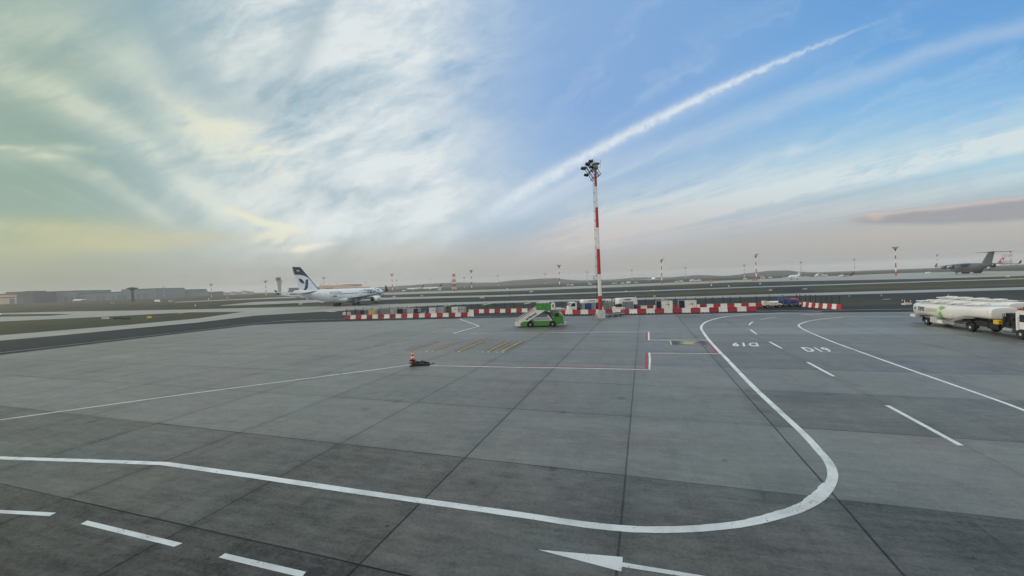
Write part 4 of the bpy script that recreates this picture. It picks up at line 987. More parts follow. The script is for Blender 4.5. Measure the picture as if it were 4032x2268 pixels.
            bird = [((.0, 3.5), (.9, 3.35), (1.8, 2.9), (2.35, 2.2), (2.5, 1.55), (1.9, 1.75), (1.2, 1.95), (.55, 2.3), (.2, 2.9)),
                    ((3.0, 1.2), (3.05, 2.0), (3.25, 2.7), (3.65, 3.15), (4.15, 3.2), (4.55, 2.9), (4.4, 2.45), (4.3, 2.0), (4.4, 1.5), (4.3, 1.15), (3.6, 1.2)),
                    ((2.9, 1.1), (3.6, 1.1), (4.3, 1.0), (4.1, .35), (3.7, -.2), (3.0, -.6), (2.2, -.75), (1.6, -.75), (2.3, -.35), (2.75, .3))]
            for b_ in bird: plate('bird_emblem', em(b_), M_navy, sd_)
            mb = MB(); zf = 15.8; xf = (fx(zf)[0] * .4 + fx(zf)[1] * .6)
            for k, mm in enumerate((M_green, M_white, M_red)):
                m1 = MB(); m1.box((xf, sd_ * (fy(zf) + .05), zf + .32 - k * .32), (1.3, .02, .30)); obj('flag', m1, mm, fn, 0)
        # cabin windows
        for sd_ in (1, -1):
            for a, b_ in ((19.5, 7.6), (4.8, -11.5)):
                mb = MB(); x_ = a
                while x_ > b_: mb.box((x_, sd_ * (RF + .005), 5.75), (.26, .03, .36)); x_ -= .53
                obj('cabin_windows', mb, M_glass, f_, 0)
            for x_ in (22.6, 6.2, -12.6):
                r_ = RF if x_ > -10 else 2.80; mb = MB(); zc_ = 5.2
                for (xx, zz_, w_, h_) in ((x_ - .55, zc_, .05, 2.0), (x_ + .55, zc_, .05, 2.0), (x_, zc_ + 1.0, 1.1, .05), (x_, zc_ - 1.0, 1.1, .05)):
                    off = math.sqrt(max(r_ ** 2 - (zz_ - ZC) ** 2, 0)); mb.box((xx, sd_ * (off + .0), zz_), (w_, .08, h_))
                obj('door_outline', mb, M_grey, f_, 0)
        def wrapf(sd_): return lambda v: Vector((v.x, sd_ * (math.sqrt(max(RF ** 2 - (v.z - ZC) ** 2, .01)) + .11), v.z))
        for sd_ in (-1, 1):
            xd = (1, 0, 0) if sd_ < 0 else (-1, 0, 0)
            text('lettering', 'IranAir', 3.9, M_navy, f_, plate_mtx((16.4, 0, 6.45), xd, (0, 0, 1)), 0, wrapf(sd_), bold=.09, sx=.95)
            text('lettering', 'Islamic Republic', .62, M_letter, f_, plate_mtx((8.3, 0, 6.75), xd, (0, 0, 1)), 0, wrapf(sd_))
            text('lettering', 'EP-IJA', 1.0, M_navy, f_, plate_mtx((-10.6, 0, 4.75), xd, (0, 0, 1)), 0, wrapf(sd_), bold=.02)
            text('lettering', 'جمهوری اسلامی', 1.05, M_letter, f_, plate_mtx((-9.6, 0, 6.75), xd, (0, 0, 1)), 0, wrapf(sd_))
            for k, mm in enumerate((M_dgreen, M_white, M_red)):
                mb = MB(); zz_ = 7.15 - k * .34; yy = sd_ * (math.sqrt(RF ** 2 - (zz_ - ZC) ** 2) + .012); tl = math.atan2(zz_ - ZC, abs(yy)); mb.box((11.2, yy, zz_), (2.1, .02, .34), Matrix.Rotation(-sd_ * -tl * 1.0, 3, 'X') if False else Matrix.Rotation(sd_ * tl, 3, 'X')); obj('flag', mb, mm, f_, 0)
            mb = MB(); mb.prism([(9.9, 2.6), (9.5, 3.2), (9.0, 2.6), (9.5, 1.9)], sd_ * (9.4 + 1.50), sd_ * (9.4 + 1.54)); obj('engine_emblem', mb, M_navy, f_, 0)
        mb = MB()
        for sd_ in (1, -1): mb.prism([(26.2, 5.75), (27.25, 5.65), (26.9, 6.25), (26.0, 6.5)], sd_ * 1.35, sd_ * 2.0) if False else None
        mb.loft(fus_rings([(27.55, 5.50, 1.0, .45), (26.7, 5.85, 1.52, .55), (25.9, 6.2, 1.70, .62)], 20)); obj('cockpit_windows', mb, M_glass, f_, 30)
    return t
def head(deg): return math.pi / 2 - R(deg)        # heading measured from +Y towards +X
gL, gR = gp(1328, 1205), gp(1403, 1202)
gc = (gL + gR) / 2
airliner('white airliner with dark blue tail tip and bird emblem taxiing away on the taxiway', (gc.x, gc.y, -.012), head(17), 1.0, detail=True)
# wide-body seen head on
Y = 640; b = at(2574, 1111, Y)
airliner('white wide-body airliner seen head on, parked before the hills right of the big mast', (b.x, Y, b.z), head(180 + math.degrees(math.atan2(b.x, Y)) + 1), 1.02, M_skin, M_acgrey, group='distant parked airliners')
def small_jet(label, px, py, Y, hd, s, fin, body=None):
    b = at(px, py, Y); return airliner(label, (b.x, Y, b.z), head(hd), s, body or M_skin, fin, group='distant parked airliners')
M_darkred = mat('dark_red_livery', rgb(120, 40, 48), .4, var=.05)
small_jet('small parked airliner with dark red tail, left one of the two before the hills', 1636, 1143, 800, 240, .62, M_darkred)
small_jet('small parked airliner with navy tail, next to the one with the dark red tail', 1704, 1141.5, 760, 245, .66, M_navy)
small_jet('airliner with dark tail parked in front of the long grey cargo hall', 312, 1188, 850, 285, .66, M_roofband)
# red-tailed airliner behind the transport
M_tred = mat('red_tail_livery', rgb(196, 28, 44), .35, var=.04)
Y = 500; b = at(3880, 1052, Y)
ta = airliner('white airliner with bright red tail behind the grey military transport', (b.x, Y, b.z - 3.2), head(268), .86, M_skin, M_tred, group='distant parked airliners')
mb = MB(); mb.lathe([(.02, -.02), (1.9, -.02), (1.9, .02), (.02, .02)], (-25.6, .44, 12.6), 20, 'y'); mb2 = mb
fin_ = [c_ for c_ in ta.children if c_.name.startswith('fin')][0]
for sd_ in (1, -1):
    mb = MB(); mb.lathe([(.02, -.03), (1.55, -.03), (1.55, .03), (.02, .03)], (-25.2, sd_ * .30, 12.2), 20, 'y'); obj('round_emblem', mb, M_white, fin_, 0)

# ------------------------------------------------------------------ military transport
def transport(label, loc, rz):
    t = thing('military_transport', label, 'transport plane', loc, rz)
    st = [(26, 3.4, .05, .05), (25.5, 3.45, .8, .75), (24, 3.7, 1.8, 1.7), (21.5, 4.1, 2.8, 2.6), (18, 4.35, 3.4, 3.2), (10, 4.4, 3.45, 3.3), (-6, 4.4, 3.45, 3.3), (-11, 4.9, 3.2, 2.8), (-17, 6.1, 2.4, 1.9), (-22, 7.0, 1.4, 1.15), (-25.5, 7.6, .6, .6), (-26.5, 7.8, .1, .1)]
    mb = MB(); mb.loft(fus_rings(st)); mb.loft(fus_rings([(12, 7.0, .4, .3), (9, 7.5, 2.4, .9), (0, 7.6, 2.6, 1.0), (-6, 7.2, 1.2, .5), (-8, 6.8, .3, .2)], 18)); f_ = obj('fuselage', mb, M_mil, t, 50)
    for sd_ in (1, -1):
        mb = MB(); mb.loft([[Vector((x, sd_ * 3.4 + a * math.cos(i * math.pi / 6), 2.0 + b_ * math.sin(i * math.pi / 6))) for i in range(12)] for x, a, b_ in ((6.5, .1, .1), (5, .9, .9), (0, 1.3, 1.2), (-6, 1.1, 1.1), (-8.5, .1, .1))]); obj('gear_pod', mb, M_mild, t, 50)
        mb = MB(); wing_loft(mb, [(sd_ * 1.0, 9.2, -2.6, 8.0, 1.3), (sd_ * 8, 5.0, -3.2, 7.7, .95), (sd_ * 17, -.6, -6.0, 7.2, .6), (sd_ * 24.6, -5.6, -8.6, 6.7, .3)])
        w_ = obj('wing', mb, M_mild, t, 40)
        mb = MB(); mb.prism([(-5.6, 6.7), (-8.6, 6.7), (-9.6, 9.2), (-8.4, 9.3)], sd_ * 24.6, sd_ * 24.75); obj('winglet', mb, M_mild, w_, 0)
        for yy, xx in ((8.4, 9.6), (14.8, 5.6)):
            na, co = MB(), MB(); engine((na, co), xx, sd_ * yy, 5.4, 1.25, 5.6); na.prism([(xx - 1, 6.2), (xx - 5, 6.2), (xx - 7, 7.3), (xx - 5, 7.6)], sd_ * yy - .2, sd_ * yy + .2); e_ = obj('engine', na, M_mild, t, 40); obj('exhaust_core', co, M_dsteel, e_, 40)
        mb = MB(); wing_loft(mb, [(0, -23.8, -29.0, 16.6, .6), (sd_ * 9.9, -27.6, -30.4, 16.3, .25)]); obj('tailplane', mb, M_mil, t, 40)
        W_ = MB(); bogie(W_, MB(), -1, sd_ * 3.6, .62, .5, .9, (-2.2, -1.0, 1.0, 2.2)); obj('wheels', W_, M_black, t)
    W_ = MB(); bogie(W_, MB(), 19, 0, .55, .45, .45, (0,)); W_.cyl((19, 0, .5), (19, 0, 2), .2, n=8); obj('nose_wheels', W_, M_black, t)
    mb = MB(); wing_loft(mb, [(6.6, -12.6, -24.8, 0, 1.4), (16.5, -21.4, -28.9, 0, .9)], True); mb.loft(fus_rings([(-22.0, 16.5, .1, .1), (-23.6, 16.55, .55, .5), (-28.4, 16.6, .5, .4), (-30.4, 16.6, .05, .05)], 12)); obj('fin', mb, M_mil, t, 40)
    mb = MB(); mb.loft(fus_rings([(24.3, 4.55, 1.45, .5), (23.2, 5.0, 2.1, .6), (22.4, 5.5, 2.3, .7)], 18)); obj('cockpit_windows', mb, M_glass, f_, 30)
    return t
Y = 330; b = at(3822, 1077, Y)
transport('grey four-engined military transport with a high T-tail on the far apron', (b.x, Y, b.z), head(24))

# ------------------------------------------------------------------ business jets
def bizjet(label, loc, rz, s, body, tailm, nose=None, tprop=False):
    t = thing('business_jet', label, 'small plane', loc, rz, 'small planes on the far apron'); t.scale = (s,) * 3
    st = [(9.8, 2.1, .03, .03), (9.5, 2.12, .35, .32), (8.4, 2.25, .8, .8), (7, 2.4, 1.12, 1.1), (5.5, 2.45, 1.22, 1.22), (-3, 2.45, 1.22, 1.22), (-6.5, 2.7, .9, .9), (-9, 3.0, .4, .45), (-9.8, 3.1, .05, .05)]
    mb = MB(); r_ = fus_rings(st, 20); mb.loft(r_[:6] if nose else r_); f_ = obj('fuselage', mb, nose or body, t, 50)
    if nose: mb = MB(); mb.loft(r_[5:]); obj('rear_fuselage', mb, body, t, 50)
    for sd_ in (1, -1):
        mb = MB(); zw = 3.5 if tprop else 1.5; wing_loft(mb, [(sd_ * .6, 3.2, -1.2, zw, .5), (sd_ * 9.6, 1.6 if tprop else -2.2, .2 if tprop else -3.6, zw + .6, .2)]); obj('wing', mb, body, t, 40)
        mb = MB()
        if tprop: mb.loft(fus_rings([(5.2, 0, .1, .1), (4.8, 0, .4, .4), (1, 0, .5, .5), (-1.6, 0, .1, .1)], 12)); mb.v = [(a, b_ + sd_ * 3.6, c_ + 3.4) for a, b_, c_ in mb.v]; mb.box((5.25, sd_ * 3.6, 3.4), (.1, .25, 3.6)); mb.box((5.25, sd_ * 3.6, 3.4), (.1, 3.6, .25))
        else: mb.lathe([(.3, 0), (.52, -.3), (.55, -1.6), (.38, -2.8), (.2, -2.9)], (-3.4, sd_ * 1.75, 3.1), 14, 'x'); mb.bar((-4.6, sd_ * 1.1, 3.0), (-4.6, sd_ * 1.4, 3.1), 1.4, .15)
        obj('engine', mb, body, t, 40)
        mb = MB(); wing_loft(mb, [(0, -8.6, -10.6, 6.5, .3), (sd_ * 3.6, -9.8, -10.9, 6.5, .12)]); obj('tailplane', mb, tailm, t, 40)
        mb = MB(); mb.wheel((-.6, sd_ * 2.0, .36), .36, .3, 'y', 14); mb.cyl((-.6, sd_ * 2.0, .36), (-.6, sd_ * 1.6, 1.7), .09, n=6); obj('landing_gear', mb, M_black, t)
    mb = MB(); mb.wheel((6.6, 0, .3), .3, .3, 'y', 14); mb.cyl((6.6, 0, .3), (6.6, 0, 1.6), .08, n=6); obj('landing_gear', mb, M_black, t)
    mb = MB(); wing_loft(mb, [(2.8, -4.6, -9.4, 0, .55), (6.6, -8.4, -10.6, 0, .3)], True); obj('fin', mb, tailm, t, 40)
    mb = MB(); mb.loft(fus_rings([(8.2, 2.75, .62, .22), (7.5, 2.95, .85, .3), (7.0, 3.1, .9, .3)], 16)); mb2 = MB(); obj('cockpit_windows', mb, M_glass, f_, 30)
    return t
Y = 380; b = at(3128, 1100.5, Y); bizjet('small white business jet with a T-tail before the dark round hill', (b.x, Y, b.z), head(237), 1.2, M_skin, M_skin)
Y = 470; b = at(3332, 1092, Y); bizjet('small turboprop with a white nose and dark navy rear and tail', (b.x, Y, b.z), head(276), .86, M_dblue, M_dblue, M_skin, True)

# ------------------------------------------------------------------ passenger stair truck
def wheel_part(parent, c, r, wd, nm='wheel', hub=None):
    mb = MB(); mb.wheel(c, r, wd); w_ = obj(nm, mb, M_black, parent)
    mb = MB(); mb.rim(c, r, wd); obj('rim', mb, hub or M_lgrey, w_); return w_
P1, P2 = gp(2089, 1288.5), gp(2176.5, 1286.5); hx = (P2 - P1).normalized(); sc_w = (P2 - P1).length / 3.74
stair_rz = math.atan2(hx.y, hx.x)
t = thing('passenger_stairs', 'green and white passenger stair truck parked alone on the apron', 'stair truck', (P1 - hx * 2.69 * sc_w) + Vector((-hx.y, hx.x, 0)) * 1.1, stair_rz)
t.location.z = 0; t.scale = (sc_w,) * 3
W = 2.3; hw = W / 2
mb = MB(); mb.prism([(1.0, .22), (1.0, .72), (1.42, .95), (7.0, .95), (7.0, .24), (6.95, .22)], -hw, hw); obj('chassis_side', mb, M_green, t, 0)
mb = MB(); mb.prism([(1.45, .95), (7.0, .95), (7.0, .985), (1.40, .985)], -hw - .02, hw + .02); mb.box((4.6, 0, .17), (3.6, W * .9, .07)); obj('trim_strip', mb, M_dgreen, t, 0)
mb = MB()
for cx in (2.69, 6.43):
    for s_ in (-1, 1): mb.prism([(cx + .60 * math.cos(a), .42 + .60 * math.sin(a)) for a in [math.pi * k / 12 for k in range(13)]] + [(cx - .6, .2), (cx + .6, .2)], s_ * hw - .025 * 1.0, s_ * hw + .03)
obj('wheel_arch', mb, M_blackpl, t, 0)
for cx in (2.69, 6.43):
    for s_ in (-1, 1): wheel_part(t, (cx, s_ * (hw - .08), .43), .43, .30)
mb = MB(); mb.prism([(6.62, .55), (6.55, 2.50), (7.55, 2.50), (8.22, 1.68), (8.36, .62)], -hw + .04, hw - .04); mb.box((7.0, 0, .7), (.9, W * .98, .62)); cab_ = obj('cab', mb, M_green, t, 0)
for s_ in (-1, 1):
    mb = MB(); mb.prism([(6.84, 1.62), (6.80, 2.26), (7.50, 2.28), (7.56, 1.64)], s_ * (hw - .04) - .012, s_ * (hw - .04) + .012); obj('side_window', mb, M_glass, cab_, 0)
    mb = MB(); mb.bar((7.50, s_ * (hw - .06), 2.50), (8.22, s_ * (hw - .06), 1.70), .09, .11); mb.bar((8.24, s_ * (hw - .06), 1.68), (8.36, s_ * (hw - .06), .7), .07, .10); obj('windscreen_frame', mb, M_lgrey, cab_, 0)
    mb = MB(); mb.box((6.70, s_ * (hw - .02), 1.5), (.02, .03, 1.5)); mb.box((7.66, s_ * (hw - .02), 1.3), (.02, .03, 1.2)); mb.box((6.86, s_ * (hw - .02), 1.42), (.16, .05, .04)); obj('door_seam', mb, M_dgreen, cab_, 0)
    mb = MB(); mb.box((8.36, s_ * .8, .95), (.05, .26, .18)); obj('headlight', mb, M_reflect, cab_, 0)
    mb = MB(); mb.box((8.02, s_ * (hw + .12), 1.62), (.06, .22, .34)); mb.bar((7.9, s_ * hw, 1.7), (8.02, s_ * (hw + .12), 1.7), .03); obj('mirror', mb, M_blackpl, cab_, 0)
mb = MB(); mb.add([(7.60, -.98, 2.45), (7.60, .98, 2.45), (8.235, .98, 1.71), (8.235, -.98, 1.71)], [(0, 3, 2, 1)]); mb.v = [(a + .03, b_, c_ + .03) for a, b_, c_ in mb.v]; obj('windscreen', mb, M_glass, cab_, 0)
mb = MB(); mb.box((8.34, 0, 1.15), (.05, 1.5, .62)); obj('grille', mb, M_dsteel, cab_, 0)
mb = MB(); mb.box((8.55, 0, .50), (.35, W, .26)); mb.box((7.9, 0, .50), (1.0, W * .8, .12)); obj('bumper', mb, M_lgrey, t, 0); mb = MB(); mb.box((8.735, 0, .50), (.02, W * .92, .2)); obj('bumper_pad', mb, M_blackpl, t, 0)
mb = MB()
for s_ in (-1, 1): mb.box((7.15, s_ * .9, .24), (.10, .1, .48)); mb.box((2.15, s_ * .9, .16), (.16, .12, .3))
obj('stabiliser', mb, M_grey, t, 0)
mb = MB(); mb.box((4.8, 0, 1.02), (3.0, W * .86, .10))
for k in range(11): mb.box((3.5 + k * .255, -hw + .18, 1.14), (.13, .08, .17)); mb.box((3.5 + k * .255, hw - .18, 1.14), (.13, .08, .17))
obj('deck', mb, M_dirtywhite, t, 0)
# stair flight: side panels, steps, handrails
for s_ in (-1, 1):
    mb = MB(); mb.prism([(.05, .98), (.10, .26), (1.0, .20), (1.0, .72), (1.42, .98), (2.35, 1.0), (5.2, 2.72), (5.2, 2.88), (3.76, 2.90), (3.76, 3.24)], s_ * (hw - .03), s_ * (hw + .02)); pnl = obj('stair_panel', mb, M_bwhite, t, 0)
    mb = MB(); mb.bar((.18, s_ * (hw + .03), .94), (3.78, s_ * (hw + .03), 3.06), .05, .06)
    for k in range(4): x_ = .55 + k * .95; mb.bar((x_, s_ * (hw + .03), 1.10 + (x_ - .45) * .60), (x_ + .08, s_ * (hw + .03), .92 + (x_ - .45) * .60), .05)
    obj('panel_rib', mb, M_grey, pnl, 0)
    mb = MB()
    for off in (.30, .42): mb.tube([(.12, s_ * (hw - .1), .95 + off), (3.7, s_ * (hw - .1), 3.08 + off)], .025)
    for k in range(5): x_ = .3 + k * .85; mb.tube([(x_, s_ * (hw - .1), .98 + (x_ - .1) * .595), (x_, s_ * (hw - .1), 1.37 + (x_ - .12) * .595)], .02)
    obj('handrail', mb, M_lgrey, t)
mb = MB()
for k in range(16): mb.box((.35 + k * .245, 0, .42 + k * .1525), (.29, W - .2, .04)); mb.box((.47 + k * .245, 0, .34 + k * .1525), (.03, W - .2, .15))
obj('steps', mb, M_steel, t, 0)
mb = MB()
for s_ in (-1, 1): mb.bar((2.3, s_ * .75, 1.0), (5.15, s_ * .75, 2.66), .16, .20)
obj('under_beam', mb, M_dsteel, t, 0)
mb = MB(); mb.bar((5.45, -.85, 2.15), (6.34, -.85, .98), .13, .13); mb.bar((5.45, .85, 2.15), (6.34, .85, .98), .13, .13); obj('strut', mb, M_bwhite, t, 0)
for s_ in (-1, 1):
    mb = MB(); mb.bar((5.6, s_ * .6, 2.5), (6.5, s_ * .6, 1.1), .10); mb.bar((5.1, s_ * .85, 2.6), (5.6, s_ * .85, 2.0), .14); mb.bar((5.4, s_ * .75, 2.55), (6.45, s_ * .75, 1.2), .07)
    obj('hydraulic_ram', mb, M_dsteel, t, 0)
# platform with green side screens
mb = MB(); mb.box((6.1, 0, 2.82), (4.9, W - .1, .10)); mb.box((6.6, 0, 2.72), (3.6, W * .8, .12)); mb.prism([(7.3, 2.62), (8.25, 2.66), (8.62, 2.92), (7.3, 2.90)], -hw + .02, hw - .02); obj('platform', mb, M_grey, t, 0)
for s_ in (-1, 1):
    mb = MB(); mb.prism([(3.76, 2.88), (3.78, 3.94), (6.28, 3.78), (6.28, 2.78), (5.2, 2.82)], s_ * hw - .03, s_ * hw + .04); sc_ = obj('side_screen', mb, M_green, t, 0)
    nrm = (0, s_, 0); xd = (1, 0, 0) if s_ < 0 else (-1, 0, 0)
    text('lettering', 'Havaş', .36, M_blueletter, sc_, plate_mtx((5.15, s_ * (hw + .045), 3.36), xd, (0, 0, 1)), .004, bold=.012, sx=1.1)
    mb = MB(); mb.prism([(4.32, 3.36), (4.40, 3.30), (4.60, 3.44), (4.58, 3.50), (4.40, 3.42)] if s_ < 0 else [(5.98, 3.36), (5.90, 3.30), (5.70, 3.44), (5.72, 3.50), (5.90, 3.42)], s_ * (hw + .042), s_ * (hw + .050)); obj('tick_emblem', mb, M_yellow, sc_, 0)
    ang = math.atan2(.60, 1.0) * (1 if s_ < 0 else -1)
    cx_, cz_ = 3.05, 1.93
    text('lettering', 'Havaş', .56, M_letter, [o_ for o_ in t.children if o_.name.startswith('stair_panel')][0 if s_ < 0 else 1], plate_mtx((cx_, s_ * (hw + .024), cz_), (xd[0] * math.cos(ang), 0, xd[0] * math.sin(ang)), (-math.sin(ang) * xd[0], 0, math.cos(ang) * xd[0] * (1 if xd[0] > 0 else -1) if xd[0] > 0 else math.cos(ang))), .004, bold=.022, sx=1.15)
    mb = MB(); a2 = math.atan2(.60, 1.0); mb.box((2.14, s_ * (hw + .028), 1.36), (.34, .012, .31), Matrix.Rotation(-a2, 3, 'Y')); obj('square_emblem', mb, M_letter, pnl, 0)
    mb = MB(); mb.box((2.16, s_ * (hw + .036), 1.38), (.17, .008, .05), Matrix.Rotation(-a2 - .5, 3, 'Y')); obj('emblem_mark', mb, M_bwhite, pnl, 0)
    mb = MB(); mb.tube([(3.85, s_ * (hw - .1), 3.9), (3.85, s_ * (hw - .1), 4.12), (4.45, s_ * (hw - .1), 4.12), (4.55, s_ * (hw - .1), 4.22), (5.9, s_ * (hw - .1), 4.2), (6.5, s_ * (hw - .1), 4.12), (6.66, s_ * (hw - .1), 3.9)], .028)
    for x_ in (4.5, 5.2, 5.88): mb.tube([(x_, s_ * (hw - .1), 3.85), (x_, s_ * (hw - .1), 4.2)], .022)
    obj('top_rail', mb, M_bwhite, t)
    mb = MB(); mb.box((6.38, s_ * (hw - .02), 3.32), (.18, .12, 1.0)); mb.box((6.80, s_ * (hw - .02), 3.42), (.16, .12, 1.05)); mb.box((6.60, s_ * (hw - .02), 3.90), (.55, .12, .12)); mb.box((6.55, s_ * (hw - .02), 2.98), (.4, .10, .22)); obj('gate_post', mb, M_bwhite, t, 0)
    mb = MB(); mb.box((6.52, s_ * (hw + .03), 3.45), (.10, .04, .30)); obj('control_box', mb, M_blackpl, t, 0)
mb = MB()
for k in range(9): mb.box((4.25 + k * .2, .25 * (-1) ** k, 3.98 + .05 * (k % 3)), (.22, .9, .06), Matrix.Rotation(.12 * (-1) ** k, 3, 'Y'))
obj('folded_canopy', mb, M_bwhite, t, 0)

# ------------------------------------------------------------------ fuel trucks
Q0, Q1, Q2 = gp(3655, 1279.5), gp(3820, 1306), gp(4027, 1336.5)
fh = (Q2 - Q0).normalized(); frz = math.atan2(fh.y, fh.x); ab = (Q1 - Q0).length; ac = (Q2 - Q0).length
side = Vector((-fh.y, fh.x, 0))                  # left of the heading
# the wheels seen are those on the side that faces the camera
tocam = -1 if side.dot(Q0) > 0 else 1
def fuel_truck(label, loc, rz, green=True):
    t = thing('fuel_truck', label, 'fuel truck', loc, rz, 'aircraft refuelling trucks')   # x forward from the rear axle
    B = 1.22
    def sec(x, zb, zt, hw_, flat=.35, n=28):
        ring = []
        for i in range(n):
            a = 2 * math.pi * i / n; ca, sa = math.cos(a), math.sin(a)
            e = .62; ring.append(Vector((x, hw_ * math.copysign(abs(ca) ** e, ca), (zb + zt) / 2 + (zt - zb) / 2 * math.copysign(abs(sa) ** e, sa))))
        return ring
    L1 = ab + 2.6
    mb = MB(); mb.loft([sec(-2.70, 1.75, 2.45, .75), sec(-2.62, 1.36, 2.72, 1.1), sec(-2.45, 1.22, 2.82, 1.20), sec(1.4, 1.10, 2.84, B), sec(3.4, .98, 2.86, B), sec(4.6, 1.12, 2.88, B), sec(5.9, 1.52, 2.90, B), sec(7.6, 1.56, 2.92, B), sec(L1 - .15, 1.56, 2.92, B), sec(L1, 1.66, 2.84, 1.12), sec(L1 + .06, 1.9, 2.6, .8)])
    tk = obj('tank', mb, M_tank, t, 40)
    # grey skirt and belly frame
    mb = MB()
    for s_ in (-1, 1):
        mb.prism([(4.1, 1.06), (5.2, 1.42), (6.2, 1.60), (7.3, 1.62), (7.3, 1.54), (6.2, 1.45), (5.3, 1.26), (4.4, .86), (3.9, .86)], s_ * (B - .22), s_ * (B + .015))
        mb.bar((-.2, s_ * (B - .02), 1.10), (3.9, s_ * (B - .02), .80), .07, .09); mb.bar((3.9, s_ * (B - .02), .80), (5.6, s_ * (B - .02), 1.34), .07, .09); mb.bar((3.8, s_ * (B - .04), .78), (5.6, s_ * (B - .04), .62), .06, .08)
    mb.box((3.6, 0, .95), (9.6, .9, .35)); obj('subframe', mb, M_uld, t, 0)
    for x_, z_, lx, lz, mm in ((-2.55, 1.02, .9, .34, M_bwhite), (1.25, .82, 1.15, .72, M_lgrey), (2.3, .68, .9, .42, M_bwhite), (3.6, .70, 2.0, .38, M_uld)):
        for s_ in (-1, 1): mb = MB(); mb.box((x_, s_ * (B - .28), z_), (lx, .60, lz)); obj('equipment_box', mb, mm, t, 0)
    mb = MB(); mb.box((-2.9, 0, .98), (.55, 2.3, .05)); mb.box((-3.1, 0, .88), (.16, 2.2, .18)); obj('rear_bumper', mb, M_dsteel, t, 0)
    for s_ in (-1, 1):
        wheel_part(t, (0, s_ * (B - .18), .50), .50, .36); wheel_part(t, (ab, s_ * (B - .18), .50), .50, .36); wheel_part(t, (ac, s_ * (B - .18), .50), .50, .34)
        mb = MB(); mb.prism([(-.72, .45), (-.74, .9), (-.5, 1.14), (.5, 1.14), (.70, .92), (.70, .5), (.62, .5), (.6, .85), (.42, 1.04), (-.42, 1.04), (-.6, .85), (-.64, .45)], s_ * (B - .40), s_ * (B + .01)); obj('mudguard', mb, M_blackpl, t, 0)
        mb = MB(); mb.prism([(ab + .62 * math.cos(a), .5 + .62 * math.sin(a)) for a in [math.pi * k / 10 - .1 for k in range(11)]] + [(ab + .56 * math.cos(a), .5 + .56 * math.sin(a)) for a in [math.pi * k / 10 - .1 for k in range(10, -1, -1)]], s_ * (B - .42), s_ * (B + .01)); obj('mudguard', mb, M_blackpl, t, 0)
    # hatches along the top
    for k, x_ in enumerate((-1.9, -.7, .7, 1.9, 3.3, 4.6, 5.9, 7.2)):
        if x_ > L1 - .4: continue
        for s_ in (-1, 1):
            mb = MB(); lift = .10 * ((k + (s_ > 0)) % 2); mb.box((x_ + .1 * s_, s_ * .52, 3.0 + lift), (1.0, .66, .09)); mb.box((x_, s_ * .52, 2.92), (.3, .3, .12)); obj('hatch', mb, M_bwhite, tk, 0)
    for x_ in (-.2, 3.9): mb = MB(); mb.box((x_, .05, 3.05), (.9, .45, .20)); obj('hatch_housing', mb, M_bwhite, tk, 0)
    mb = MB(); mb.tube([(-2.2, -1.0, 2.93), (L1 - .5, -1.0, 3.0)], .025); mb.tube([(-2.2, 1.0, 2.93), (L1 - .5, 1.0, 3.0)], .025); obj('roof_rail', mb, M_lgrey, tk)
    # lettering and leaf emblem, both sides
    def wr(s_): return lambda v: Vector((v.x, s_ * (B * max(1 - abs((v.z - 1.95) / .92) ** (2 / .62), .05) ** (.31) + .055), v.z))
    for s_ in (-1, 1):
        xd = (1, 0, 0) if s_ < 0 else (-1, 0, 0); m_ = lambda x, z: plate_mtx((x, 0, z), xd, (0, 0, 1)); sg = 1 if s_ < 0 else -1
        x0 = -1.0 if s_ < 0 else -.0
        # seen from its right side (y < 0) the rear is at the left
        text('lettering', 'TFS', .72, M_letter, tk, m_(-.95 if s_ < 0 else .7, 2.02), 0, wr(s_), shear=.15, bold=.02, sx=1.1)
        text('lettering', 'GREEN', .66, M_lettergreen, tk, m_(.72 if s_ < 0 else -1.0, 1.98), 0, wr(s_), bold=.012)
        def leafpoly(pts, m, nm):
            mb = MB(); n_ = len(pts); ca_ = sum(a for a, b_ in pts) / n_; cb__ = sum(b_ for a, b_ in pts) / n_; K = 5; vs_ = []
            ring_ = n_ > 20
            for k in range(K + 1):
                f_ = k / K
                for i_, (a, b_) in enumerate(pts):
                    if ring_: a2, b2 = pts[n_ - 1 - i_]; vs_.append(wr(s_)(Vector((a + (a2 - a) * f_ * .5, 0, b_ + (b2 - b_) * f_ * .5))))
                    else: vs_.append(wr(s_)(Vector((ca_ + (a - ca_) * (1 - f_ * .98), 0, cb__ + (b_ - cb__) * (1 - f_ * .98)))))
            mb.add(vs_, [(k * n_ + i_, k * n_ + (i_ + 1) % n_, (k + 1) * n_ + (i_ + 1) % n_, (k + 1) * n_ + i_) for k in range(K) for i_ in range(n_)]); obj(nm, mb, m, tk, 0)
        cx_ = 2.35
        def drop(cx_, z0, h_, w_, rot=0.0): 
            P_ = []
            for i in range(20):
                a = 2 * math.pi * i / 20; r_ = (1 + math.sin(a)) / 2; x_ = w_ * math.cos(a) * (1 - .75 * max(math.sin(a), 0) ** 1.4); z_ = h_ * math.sin(a)
                P_.append((cx_ + sg * (x_ * math.cos(rot) - z_ * math.sin(rot)), z0 + x_ * math.sin(rot) + z_ * math.cos(rot)))
            return P_
        leafpoly(drop(cx_, 1.56, .44, .27), M_leaf, 'drop_emblem')
        leafpoly(drop(cx_ + sg * .10, 2.44, .26, .25, .4), M_leaf, 'leaf_emblem'); leafpoly(drop(cx_ + sg * .55, 2.48, .20, .12, -.9), M_leaf, 'leaf_emblem')
        arc_ = [(cx_ - sg * .05 + .55 * math.cos(a), 1.95 + .62 * math.sin(a)) for a in [1.9 + k * .26 for k in range(11)]]; arc_ = arc_ + [(cx_ - sg * .05 + .51 * math.cos(a), 1.95 + .58 * math.sin(a)) for a in [1.9 + k * .26 for k in range(10, -1, -1)]]
